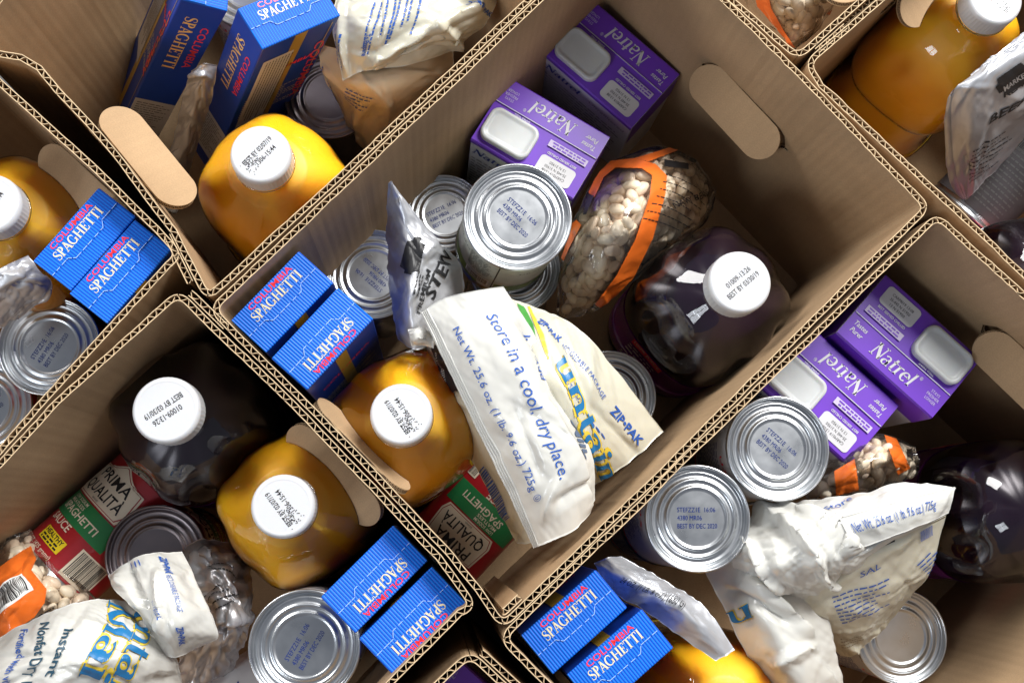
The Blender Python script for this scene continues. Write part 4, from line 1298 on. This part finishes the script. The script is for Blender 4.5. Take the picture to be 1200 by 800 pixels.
p.build('bag_print', [BAGBLUE, BLACK, BAGW], o, True)
fr = Sheet(grid([[(493, 366), (520, 350), (558, 341), (590, 336)], [(526, 434), (556, 415), (600, 398), (630, 398)], [(559, 502), (590, 488), (636, 474), (664, 470)], [(593, 572), (625, 556), (668, 543), (694, 535)], [(625, 641), (648, 632), (678, 616), (697, 585)]],
           [[.243, .252, .262, .256], [.247, .266, .270, .248], [.247, .267, .270, .245], [.244, .264, .266, .242], [.236, .245, .246, .230]]), l_, (108, 66), 1.030, 1.012, seed=8, thick=.03, hold=.03, folds=7, fold_h=.2, marks=[((612, 380), (660, 470), -.0045, .010), ((640, 470), (690, 600), .005, .012), ((600, 470), (632, 560), -.003, .010), ((650, 590), (690, 560), -.005, .008), ((636, 610), (655, 560), .004, .008)])
o = fr.build('folded_bottom', BAGW, r_)
p = SheetPrint(fr)
p.text_px('Net Wt. 25.6 oz. (1 lb. 9.6 oz.) 725g', (531, 386), (622, 576), .0066, 0)
p.text_px('\u24ca', (625, 581), (628, 588), .006, 0)
p.text_px('Store in a cool, dry', (569, 370), (638, 515), .0086, 0)
p.text_px('place.', (640, 520), (656, 562), .0086, 0)
p.text_px('Just Add', (612, 394), (634, 444), .0048, 0, bold=.01)
p.text_px('Instant', (643, 442), (661, 482), .0060, 3, bold=.02)
p.text_px('Milk', (668, 492), (686, 540), .0085, 2, bold=.03)
p.build('bag_print', [BAGBLUE, BAGSKY, mat('print_grey_blue', (.10, .14, .22), .5), BAGBLUE], o, True)
# crimped seal ribs along the left edge
mb = MB()
for k in range(4):
    v0 = .0012 + .0022 * k
    us = np.linspace(.001, fr.Lu - .001, 110)
    A = fr.sample(np.stack([us, np.full(110, v0)], 1), .0001); B = fr.sample(np.stack([us, np.full(110, v0 + .0006)], 1), .0011); C_ = fr.sample(np.stack([us, np.full(110, v0 + .0012)], 1), .0001)
    vs = np.concatenate([A, B, C_]); mb.add(vs, [(i, i + 1, 110 + i + 1, 110 + i)[::(1 if not fr.flip else -1)] for i in range(109)] + [(110 + i, 110 + i + 1, 220 + i + 1, 220 + i)[::(1 if not fr.flip else -1)] for i in range(109)])
mb.build('crimped_seal', BAGW, r_, True)
# crimped corner poking out at the left
cr_ = Sheet(grid([[(478, 386), (492, 384), (507, 388)], [(480, 396), (493, 394), (508, 398)], [(482, 406), (495, 404), (508, 408)]], [[.222, .226, .23], [.222, .229, .232], [.22, .225, .23]]), l_, (36, 24), 1.02, 1.02, seed=9, thick=.004)
cr_.build('seal_corner', BAGW, r_)

# --- powder bag in the right box
r_, l_ = bag_root('milk_powder_bag', 'crumpled white bag with a crimped end seal under two silver cans', 'powder bag', GB, (980, 670))
flp = Sheet(grid([[(822, 660), (862, 645), (925, 650)], [(846, 706), (892, 690), (958, 694)], [(868, 752), (915, 738), (975, 742)], [(894, 800), (938, 792), (982, 775)], [(930, 860), (960, 850), (992, 815)]],
            [[.185, .205, .195], [.195, .222, .195], [.195, .224, .185], [.185, .212, .175], [.16, .18, .16]]), l_, (84, 54), 1.04, 1.014, seed=13, thick=.02, folds=6, marks=[((850, 690), (930, 730), -.006, .010), ((880, 680), (952, 745), .007, .012), ((905, 780), (955, 755), .006, .010)])
o = flp.build('side_fold', BAGW, r_)
p = SheetPrint(flp)
p.text_px('u', (854, 733), (884, 722), .019, 1, face='serif', fat=.05, h=.0007); p.text_px('u', (854, 733), (884, 722), .019, 0, face='serif', h=.0012)
p.build('bag_print', [BAGSKY, BAGYEL], o, True)
low = Sheet(grid([[(918, 694), (985, 655), (1045, 632), (1108, 605)], [(935, 722), (985, 705), (1040, 690), (1090, 668)], [(965, 748), (995, 742), (1032, 724), (1064, 702)], [(985, 768), (998, 768), (1016, 754), (1034, 738)]],
            [[.215, .235, .235, .222], [.19, .205, .205, .19], [.16, .17, .17, .155], [.125, .13, .13, .125]]), l_, (72, 84), 1.03, 1.012, seed=14, thick=.03)
o = low.build('bag_film', BAGC, r_)
p = SheetPrint(low)
for k, (a, b) in enumerate((((1000, 678), (1042, 654)), ((1010, 676), (1046, 662)))):
    if k == 0: p.text_px('SAL', (1008, 676), (1032, 664), .0065, 0, face='sans', shear=.2)
p.lines_px((975, 700), (1045, 676), 8, .0048, .0014, 0, seed=21)
p.lines_px((925, 712), (965, 722), 3, .004, .0012, 0, seed=22)
p.lines_px((1075, 662), (1098, 640), 6, .0046, .0014, 0, seed=23)
p.lines_px((985, 748), (1020, 738), 4, .0045, .001, 2, seed=24)
p.bar_px((1078, 634), (1092, 626), .010, 0, 0, seed=6, bg=False)
p.area_px([(1030, 628), (1046, 622), (1048, 634), (1032, 640)], 1)
p.text_px('STEW', (1034, 636), (1046, 631), .003, 2, h=.0009)
p.build('bag_print', [BAGBLUE, BLACK, mat('bag_print_sepia', (.20, .15, .10), .5)], o, True)
top = Sheet(grid([[(886, 604), (940, 588), (1000, 580), (1060, 566), (1119, 571)], [(872, 622), (930, 612), (992, 604), (1052, 592), (1113, 584)], [(858, 648), (915, 648), (968, 644), (1006, 640), (1104, 604)], [(868, 676), (912, 680), (962, 676), (1000, 662), (1040, 636)], [(900, 702), (935, 704), (975, 690), (1000, 674), (1028, 650)]],
            [[.19, .212, .222, .232, .236], [.205, .238, .25, .25, .243], [.212, .248, .258, .256, .240], [.205, .235, .242, .245, .236], [.19, .205, .21, .215, .215]]), l_, (90, 108), 1.05, 1.016, seed=15, thick=.03, folds=4, fold_h=.26, marks=[((890, 602), (962, 660), .010, .013), ((900, 596), (1010, 640), .008, .012), ((876, 630), (925, 692), .008, .010), ((905, 612), (948, 655), -.008, .010), ((965, 655), (985, 690), .007, .008), ((880, 650), (905, 690), -.006, .008)])
o = top.build('folded_bottom', BAGW, r_)
p = SheetPrint(top)
p.text_px('Store', (968, 597), (1000, 584), .0085, 0, shear=.2)
p.build('bag_print', [BAGBLUE], o, True)

sl = Sheet(grid([[(984, 607), (1030, 594), (1075, 582), (1119, 570)], [(993, 625), (1036, 611), (1078, 598), (1116, 585)], [(1004, 643), (1046, 628), (1082, 614), (1112, 601)]],
           [[.262, .266, .262, .25], [.264, .268, .264, .25], [.258, .262, .258, .246]]), l_, (30, 66), 1.01, 1.006, seed=16, thick=.004, folds=3, fold_h=.12)
o = sl.build('end_seal', BAGW, r_)
p = SheetPrint(sl)
p.text_px('Net Wt. 25.6 oz. (1 lb. 9.6 oz.) 725g', (1002, 624), (1096, 595), .0075, 0)
p.build('bag_print', [BAGBLUE], o, True)

# --- powder bag in the lower left box
r_, l_ = bag_root('milk_powder_bag', 'white bag printed Instant Nonfat Dry over the red sauce cans', 'powder bag', GB, (110, 760))
bd = Sheet(grid([[(-40, 768), (25, 732), (72, 712), (112, 702), (150, 704)], [(-30, 795), (38, 765), (92, 745), (142, 735), (178, 738)], [(-20, 835), (48, 805), (108, 785), (160, 775), (203, 772)], [(-10, 890), (60, 862), (128, 842), (180, 828), (215, 805)]],
           [[.19, .208, .220, .215, .195], [.215, .245, .255, .245, .225], [.222, .250, .260, .248, .222], [.20, .22, .23, .215, .195]]), l_, (84, 108), 1.03, 1.012, seed=17, thick=.06)
o = bd.build('bag_film', BAGW, r_)
p = SheetPrint(bd)
p.text_px('Instant', (76, 737), (53, 792), .0085, 2, bold=.015)
p.text_px('Nonfat Dry Milk', (48, 730), (14, 830), .0085, 2, bold=.015)
p.text_px('Fortified with vitamins', (25, 738), (-8, 830), .0052, 0, bold=.01)
p.text_px('Mai', (127, 704), (92, 790), .024, 3, face='serif', fat=.06, h=.0006); p.text_px('Mai', (127, 704), (92, 790), .024, 1, face='serif', h=.0011)
p.text_px('untain', (160, 712), (110, 860), .023, 3, face='serif', fat=.06, h=.0006); p.text_px('untain', (160, 712), (110, 860), .023, 1, face='serif', h=.0011)
p.build('bag_print', [BAGBLUE, BAGSKY, mat('print_dark_teal', (.015, .06, .10), .45), BAGYEL], o, True)
zp = Sheet(grid([[(127, 674), (154, 656), (180, 648), (213, 647)], [(134, 690), (166, 680), (197, 672), (227, 680)], [(150, 706), (180, 706), (208, 702), (243, 712)], [(170, 730), (190, 737), (214, 738), (255, 745)], [(184, 762), (196, 768), (212, 768), (236, 757)]],
           [[.195, .208, .212, .198], [.212, .230, .238, .220], [.228, .246, .252, .232], [.232, .248, .25, .228], [.22, .228, .228, .215]]), l_, (78, 66), 1.035, 1.012, seed=18, thick=.008, folds=6, marks=[((150, 660), (176, 728), -.006, .009), ((186, 668), (186, 740), .006, .008), ((215, 650), (250, 742), .002, .006)])
o = zp.build('zip_top', BAGW, r_)
p = SheetPrint(zp)
p.text_px('ZIP\u2022PAK', (186, 652), (194, 672), .0062, 0, bold=.03)
p.text_px('RECLOSEABLE PACKAGE', (194, 674), (208, 716), .0046, 0)
p.text_px('TO RESEAL', (178, 704), (184, 726), .004, 0)
p.text_px('ZIP\u2022PAK', (206, 734), (210, 756), .0065, 0, bold=.03)
for k in range(3): p.text_px('\u2022', (152 + 4 * k, 660 - 2 * k), (155 + 4 * k, 668 - 2 * k), .004, 0)
p.build('bag_print', [BAGBLUE], o, True)

# --- powder bag in the upper left box
r_, l_ = bag_root('milk_powder_bag', 'cream powder bag with folded film top behind the leaning spaghetti box', 'powder bag', GB, (465, 60))
lo = Sheet(grid([[(372, 52), (410, 60), (450, 58), (498, 52), (530, 52)], [(378, 84), (414, 104), (456, 104), (498, 94), (530, 82)], [(398, 122), (424, 138), (456, 136), (484, 122), (510, 106)], [(420, 160), (432, 178), (448, 174), (464, 158), (480, 140)]],
           [[.185, .205, .21, .205, .185], [.175, .198, .203, .192, .172], [.135, .155, .158, .148, .128], [.08, .10, .10, .09, .08]]), l_, (72, 78), 1.02, 1.010, seed=21, thick=.05)
o = lo.build('bag_film', BAGP, r_)
p = SheetPrint(lo); p.lines_px((406, 104), (436, 116), 5, .005, .0013, 0, seed=31); p.lines_px((378, 78), (392, 118), 3, .005, .0012, 0, seed=32); p.build('bag_print', [BAGBLUE], o, True)
up = Sheet(grid([[(398, -48), (450, -50), (510, -55), (570, -50), (605, -45)], [(394, 0), (445, -5), (505, -10), (560, -5), (584, -2)], [(391, 38), (438, 35), (498, 30), (545, 28), (568, 30)], [(402, 94), (430, 82), (478, 76), (520, 63), (545, 48)]],
           [[.2, .215, .22, .215, .2], [.215, .235, .242, .235, .215], [.215, .238, .244, .236, .214], [.202, .213, .216, .208, .198]]), l_, (84, 90), 1.03, 1.014, seed=22, thick=.015, folds=8, marks=[((430, 78), (565, 5), .008, .012), ((470, 60), (560, 40), -.006, .012), ((400, 0), (408, 88), .004, .008), ((500, 20), (540, 55), .006, .01)])
o = up.build('folded_top', BAGC, r_)
p = SheetPrint(up)
for k in range(4): p.lines_px((447 + 16 * k, 4 - 5 * k), (426 + 18 * k, 84 - 14 * k), 2, .0055, .0014, 0, seed=40 + k, jag=.5)
p.lines_px((398, 40), (402, 88), 4, .005, .0012, 0, seed=47)
p.text_px('To Prepare', (428, 40), (424, 66), .005, 0, bold=.03)
p.text_px('ZIP\u2022PAK', (545, 6), (574, 20), .006, 0, bold=.03)
p.build('bag_print', [BAGBLUE], o, True)

# ------------------------------------------------------------------ foil pouches
GF = 'silver stew pouches'
def crest(p, c, d, w, mt_bg=0, mt_tx=1, word='MARKET'):
    """dark crest with the pale brand word; c centre pixel, d reading direction in pixels, w half length in pixels"""
    d = np.array(d, float); d /= np.linalg.norm(d); n = np.array([d[1], -d[0]]); c = np.array(c, float); hh = w * .48
    pts = [c - d * w - n * hh * .4, c - d * w * .8 - n * hh * .4, c - d * w * .7 - n * hh, c + d * w * .7 - n * hh, c + d * w * .8 - n * hh * .4, c + d * w - n * hh * .4, c + d * w + n * hh * .4, c + d * w * .8 + n * hh * .4, c + d * w * .7 + n * hh, c - d * w * .7 + n * hh, c - d * w * .8 + n * hh * .4, c - d * w + n * hh * .4]
    p.area_px(pts, mt_bg)
    p.text_px(word, tuple(c - d * w * .75 - n * hh * .5), tuple(c + d * w * .75 - n * hh * .5), .0065, mt_tx, bold=.02, h=.0009)
r_, l_ = bag_root('stew_pouch', 'silver pouch lettered STEW standing up beside the pea can', 'pouch', GF, (500, 310))
sh = Sheet(grid([[(455, 216), (459, 214), (463, 219), (470, 230)], [(453, 258), (470, 260), (495, 266), (514, 284)], [(455, 305), (476, 305), (505, 304), (538, 308)], [(459, 352), (478, 354), (505, 352), (542, 350)], [(466, 396), (484, 408), (508, 404), (535, 400)]],
           [[.238, .24, .238, .23], [.19, .226, .222, .205], [.175, .224, .218, .19], [.18, .226, .216, .18], [.19, .212, .20, .17]]), l_, (96, 60), 1.05, 1.014, seed=51, thick=.03)
o = sh.build('pouch_film', FOIL, r_)
p = SheetPrint(sh, .0010)
p.text_px('STEW', (508, 352), (530, 300), .0115, 0, bold=.02)
p.text_px('PREMIUM', (492, 368), (504, 318), .0055, 0, bold=.01)
crest(p, (484, 300), (.25, -1), 22, 0, 1)
p.lines_px((486, 345), (492, 312), 3, .003, .0012, 0, seed=61)
p.build('pouch_print', [BLACK, mat('print_silver', (.55, .55, .56), .4, metal=.6)], o, True)
r_, l_ = bag_root('stew_pouch', 'silver pouch lettered BEEF hanging over the box with the orange juice', 'pouch', GF, (1165, 130))
sh = Sheet(grid([[(1146, 84), (1168, 64), (1198, 40), (1245, 8)], [(1118, 108), (1150, 96), (1190, 75), (1248, 45)], [(1115, 160), (1145, 150), (1185, 125), (1240, 98)], [(1121, 206), (1140, 196), (1166, 175), (1212, 145)], [(1131, 234), (1138, 229), (1150, 216), (1172, 195)]],
           [[.262, .27, .272, .27], [.262, .272, .272, .265], [.205, .228, .228, .21], [.15, .172, .172, .15], [.10, .112, .112, .10]]), l_, (90, 66), 1.03, 1.010, seed=52, thick=.04)
o = sh.build('pouch_film', FOIL, r_)
p = SheetPrint(sh)
crest(p, (1188, 92), (.8, -.55), 24, 0, 1)
p.text_px('REAL', (1176, 114), (1206, 96), .0060, 0, bold=.02); p.text_px('BEEF', (1158, 146), (1204, 118), .0095, 0, bold=.02, shear=.2)
p.lines_px((1140, 178), (1205, 140), 9, .006, .0014, 0, seed=62)
p.build('pouch_print', [BLACK, bpy.data.materials['print_silver']], o, True)
# zip ribs below the pouch's top edge
mb = MB()
for v0 in (.006, .009, .0125):
    vs_ = np.linspace(.0005, sh.Lv - .0005, 70)
    A = [sh.sample(np.stack([np.full(70, v0 + d), vs_], 1), h) for d, h in ((0, .0002), (.0006, .0014), (.0012, .0002))]
    q = [(k * 70 + i, (k + 1) * 70 + i, (k + 1) * 70 + i + 1, k * 70 + i + 1) for k in range(2) for i in range(69)]
    mb.add(np.concatenate(A), q if not sh.flip else [f[::-1] for f in q])
mb.build('zip_ridge', FOIL, r_, True)
r_, l_ = bag_root('stew_pouch', 'silver pouch end marked 680 G lying on the orange juice', 'pouch', GF, (780, 710))
sh = Sheet(grid([[(697, 660), (712, 654), (728, 652)], [(716, 690), (740, 676), (762, 671)], [(755, 714), (776, 698), (798, 692)], [(797, 744), (814, 726), (830, 716)], [(838, 773), (849, 767), (860, 760)]],
           [[.222, .232, .222], [.228, .246, .226], [.232, .250, .23], [.236, .250, .235], [.235, .238, .235]]), l_, (84, 42), 1.05, 1.016, seed=53, thick=.012, folds=7, fold_h=.2)
o = sh.build('pouch_film', FOIL, r_)
p = SheetPrint(sh, .0014)
p.text_px('24 OZ. (1 LB. 8 OZ.) (680 G)', (727, 680), (800, 712), .0055, 0)
p.build('pouch_print', [BLACK], o, True)
r_, l_ = bag_root('stew_pouch', 'crumpled silver foil between orange juice and a bright can lid', 'pouch', GF, (20, 335))
sh = Sheet(grid([[(-30, 330), (3, 314), (33, 300)], [(-30, 350), (8, 332), (46, 318)], [(-30, 372), (10, 352), (58, 335)], [(-30, 392), (5, 378), (30, 368)]], [[.235, .245, .232], [.235, .242, .225], [.22, .226, .21], [.20, .20, .19]]), l_, (54, 60), 1.09, 1.02, seed=54, thick=.02)
sh.build('pouch_film', FOIL, r_)
r_, l_ = bag_root('stew_pouch', 'slim silver pouch wedged between the two leaning spaghetti boxes', 'pouch', GF, (220, 150))
sh = Sheet(grid([[(224, 84), (238, 76), (254, 78)], [(216, 110), (233, 108), (248, 112)], [(207, 150), (222, 150), (236, 150)], [(196, 192), (211, 196), (224, 190)], [(190, 226), (202, 234), (214, 226)]], [[.185, .195, .185], [.16, .175, .165], [.11, .13, .12], [.07, .085, .075], [.045, .05, .045]]), l_, (84, 42), 1.06, 1.014, seed=55, thick=.015)
sh.build('pouch_film', FOIL, r_)
r_, l_ = bag_root('stew_pouch', 'wrinkled see-through foil bag with black print beside a dark can lid', 'pouch', GF, (262, 700))
sh = Sheet(grid([[(206, 650), (236, 634), (268, 638), (290, 652)], [(214, 682), (244, 668), (275, 675), (294, 688)], [(226, 722), (256, 708), (282, 716), (293, 730)], [(210, 768), (240, 760), (268, 758), (282, 762)], [(200, 815), (225, 805), (250, 795), (268, 790)]],
           [[.12, .135, .14, .12], [.14, .17, .175, .15], [.15, .185, .185, .16], [.15, .175, .17, .14], [.12, .14, .13, .10]]), l_, (84, 60), 1.10, 1.02, seed=56, thick=.03, folds=26, fold_h=.5)
o = sh.build('pouch_film', FOILD, r_)
p = SheetPrint(sh); p.lines_px((240, 700), (272, 684), 4, .007, .0012, 0, seed=70, jag=.6); p.lines_px((245, 664), (280, 668), 2, .006, .0011, 0, seed=71, jag=.6)
p.build('pouch_print', [BLACK], o, True)
# folded white plastic strip in the upper left box
r_, l_ = bag_root('plastic_strip', 'small bundle of folded white plastic beside the light tan flap', 'plastic strip', None, (196, 236))
for k in range(4):
    sh = Sheet(grid([[(183 + 5 * k, 222), (186 + 5 * k, 220), (189 + 5 * k, 222)], [(185 + 5 * k, 236), (188 + 5 * k, 235), (191 + 5 * k, 237)], [(189 + 3 * k, 251), (191 + 3 * k, 250), (193 + 3 * k, 251)]], [[.05, .053, .05], [.053, .058, .053], [.05, .053, .05]]), l_, (24, 12), 1.02, 1.01, seed=80 + k, thick=.003)
    sh.build('strip', BAGW, r_)

# ------------------------------------------------------------------ bags of beans
FILM = clear_film('bean_bag_film', (.99, .985, .98), gloss=.04, rough=.10, bump=.2, bscale=60, haze=.02, haze_col=(.75, .70, .66))
ORANGE = mat('bean_bag_orange', (.80, .16, .02), .3, coat=.5, coat_rough=.1, noise=.08, nscale=60)
BEANM = [mat('bean_cream', (.84, .71, .53), .42, coat=.2, noise=.08, nscale=150), mat('bean_ivory', (.88, .77, .60), .42, coat=.2, noise=.07, nscale=150), mat('bean_tan', (.78, .63, .48), .42, coat=.2, noise=.1, nscale=150)]
def bean_mesh(mt, bend):
    mb = MB(); n, m = 10, 7; vs = [(-1., 0, 0)]
    for k in range(1, m):
        t = math.pi * k / m
        for i in range(n):
            a = 2 * math.pi * i / n; vs.append((-math.cos(t), math.sin(t) * math.cos(a), math.sin(t) * math.sin(a)))
    vs.append((1., 0, 0))
    fs = [(0, 1 + (i + 1) % n, 1 + i) for i in range(n)]
    for k in range(m - 2): fs += [(1 + k * n + i, 1 + k * n + (i + 1) % n, 1 + (k + 1) * n + (i + 1) % n, 1 + (k + 1) * n + i) for i in range(n)]
    L = len(vs) - 1; fs += [(L, 1 + (m - 2) * n + i, 1 + (m - 2) * n + (i + 1) % n) for i in range(n)]
    out = [(x * .0074, (y * (.0050 + .0005 * x)) + bend * (1 - x * x) * .0016, z * .0041) for x, y, z in vs]
    mb.add(out, fs); return mb.mesh('bean', [mt], True)
BEANS = [bean_mesh(m_, b_) for m_ in BEANM for b_ in (.0, .7)]
def bean_bag(label, at, ctrl, n, seed, bands=(), prints=None, spacing=.0104, thick=.045, limit=230, slack=1.03):
    r_, l_ = bag_root('bean_bag', label, 'bag of beans', 'bags of dried beans', at)
    sh = Sheet(ctrl, l_, n, slack, 1.014, seed=seed, thick=thick)
    base = Sheet(ctrl, l_, n, 1.0, 1.0, seed=seed, jitter=1e-5, thick=thick)
    sh.build('bag_film', FILM, r_)
    rng = random.Random(seed); pts = []
    tries = 0
    while tries < 6000 and len(pts) < limit:
        tries += 1
        u, v = rng.uniform(.03, .97) * base.Lu, rng.uniform(.03, .97) * base.Lv
        w = base.sample(np.array([[u, v]]), 0)[0]
        if all((w[0] - q[0]) ** 2 + (w[1] - q[1]) ** 2 + (w[2] - q[2]) ** 2 > spacing ** 2 for q, _, _ in pts): pts.append((w, u, v))
    stuff = MB()
    for layer in range(2):
        for w, u, v in pts:
            e = .002
            a = base.sample(np.array([[u + e, v], [u, v + e], [u, v]]), 0)
            N = Vector(np.cross(a[0] - a[2], a[1] - a[2])).normalized()
            if N.z < 0: N = -N
            t = (Vector(a[0] - a[2])).normalized(); t = Matrix.Rotation(rng.uniform(0, 6.28), 3, N) @ t
            t = (t + N * rng.uniform(-.35, .35)).normalized(); Y = N.cross(t).normalized(); Z = t.cross(Y)
            sc = rng.uniform(.84, 1.16)
            m = Matrix((t, Y, Z)).transposed().to_4x4() @ Matrix.Diagonal((sc, sc * rng.uniform(.9, 1.1), sc, 1))
            dep = .0050 + rng.uniform(0, .0018)
            if layer == 0:
                m.translation = Vector(w) - N * dep
                o = obj('bean', rng.choice(BEANS), r_); o.matrix_local = m
            else:
                m.translation = Vector(w) - N * (dep + .0055) + t * .0045
                b = len(stuff.v); me = BEANS[0]
                stuff.v += [tuple(m @ vv.co) for vv in me.vertices]; stuff.f += [tuple(b + i for i in pp.vertices) for pp in me.polygons]; stuff.m += [0] * len(me.polygons)
    tag(stuff.build('bean_filling', BEANM[2], r_, True), kind='stuff')
    core = Sheet(ctrl, l_, (30, 24), 1.0, 1.0, seed=seed, jitter=1e-5, thick=thick * .8)
    core.X = core.X - core.N * .0125
    core.build('bean_core', BEANM[2], r_)
    if bands or prints:
        for b in bands:
            p = SheetPrint(sh, .0006); p.area_px(b, 0); p.build('orange_band', [ORANGE], r_)
        if prints:
            p = SheetPrint(sh, .0009); prints(p); p.build('bag_print', [ORANGE, BLACK, WHITE], r_, True)
    return r_
def pr_c(p):
    p.area_px([(690, 228), (697, 230), (688, 252), (684, 252)], 1)
    p.lines_px((780, 205), (828, 232), 7, .009, .0012, 1, seed=90)
    p.area_px([(778, 188), (806, 192), (806, 199), (778, 196)], 1)
    p.text_px('NAVY BEANS', (790, 244), (830, 228), .006, 1, bold=.01)
bean_bag('clear bag of white beans with orange band beside the purple milk carton', (745, 270),
         grid([[(652, 378), (662, 374), (682, 370), (704, 360)], [(655, 325), (684, 320), (712, 325), (738, 332)], [(667, 273), (702, 262), (748, 268), (790, 290)], [(690, 222), (738, 210), (788, 222), (828, 258)], [(714, 190), (768, 172), (812, 186), (840, 224)]],
              [[.14, .145, .145, .135], [.16, .19, .19, .155], [.16, .205, .205, .14], [.145, .195, .185, .115], [.12, .15, .14, .09]]), (84, 66), 91,
         bands=[[(703, 360), (697, 356), (722, 322), (744, 280), (761, 230), (764, 206), (752, 198), (722, 197), (708, 208), (697, 232), (690, 226), (700, 205), (716, 189), (745, 186), (768, 193), (781, 206), (779, 228), (764, 280), (742, 325), (716, 352)],
                [(657, 300), (664, 268), (676, 258), (682, 264), (668, 290), (661, 306)], [(745, 186), (786, 173), (796, 176), (760, 190)]], prints=pr_c)
bean_bag('small clear bag of white beans with orange patches below the milk cartons', (1015, 545),
         grid([[(940, 572), (948, 584), (960, 596)], [(982, 536), (992, 558), (1000, 586)], [(1012, 512), (1024, 540), (1032, 574)], [(1044, 510), (1054, 535), (1062, 562)], [(1072, 524), (1077, 540), (1076, 555)]],
              [[.17, .175, .16], [.18, .20, .18], [.18, .205, .18], [.17, .195, .165], [.15, .155, .14]]), (72, 54), 92,
         bands=[[(978, 552), (1002, 538), (1006, 574), (980, 580)], [(1036, 510), (1050, 514), (1066, 548), (1052, 556), (1046, 540)]], thick=.04)
def pr_l(p):
    p.bar_px((0, 716), (34, 690), .019, 2, 1, seed=7)
    p.lines_px((45, 722), (70, 708), 5, .004, .0013, 1, seed=95)
bean_bag('bag of white beans with a barcode on orange next to the lying sauce can', (30, 690),
         grid([[(-30, 660), (5, 632), (36, 620)], [(-35, 695), (20, 668), (62, 662)], [(-35, 735), (22, 705), (90, 682)], [(-35, 780), (30, 745), (118, 706)]],
              [[.12, .13, .115], [.14, .165, .135], [.145, .175, .135], [.13, .16, .12]]), (72, 66), 93,
         bands=[[(-30, 690), (-5, 668), (28, 644), (36, 640), (42, 655), (36, 668), (54, 690), (52, 705), (40, 722), (0, 750), (-30, 765)]], prints=pr_l)
bean_bag('bag of beans with an orange band against the rim under a tan flap', (940, 10),
         grid([[(862, -30), (905, -42), (955, -55), (1010, -60)], [(880, -2), (915, -8), (955, -12), (995, -18)], [(905, 26), (928, 20), (952, 14), (980, 2)], [(928, 56), (936, 52), (946, 46), (962, 34)]],
              [[.225, .24, .24, .225], [.225, .245, .245, .225], [.222, .238, .238, .22], [.215, .222, .222, .212]]), (60, 66), 94,
         bands=[[(884, -10), (900, -10), (904, 10), (918, 34), (932, 56), (918, 48), (896, 18), (888, 8)], [(968, 16), (990, 2), (994, 8), (976, 20)]])
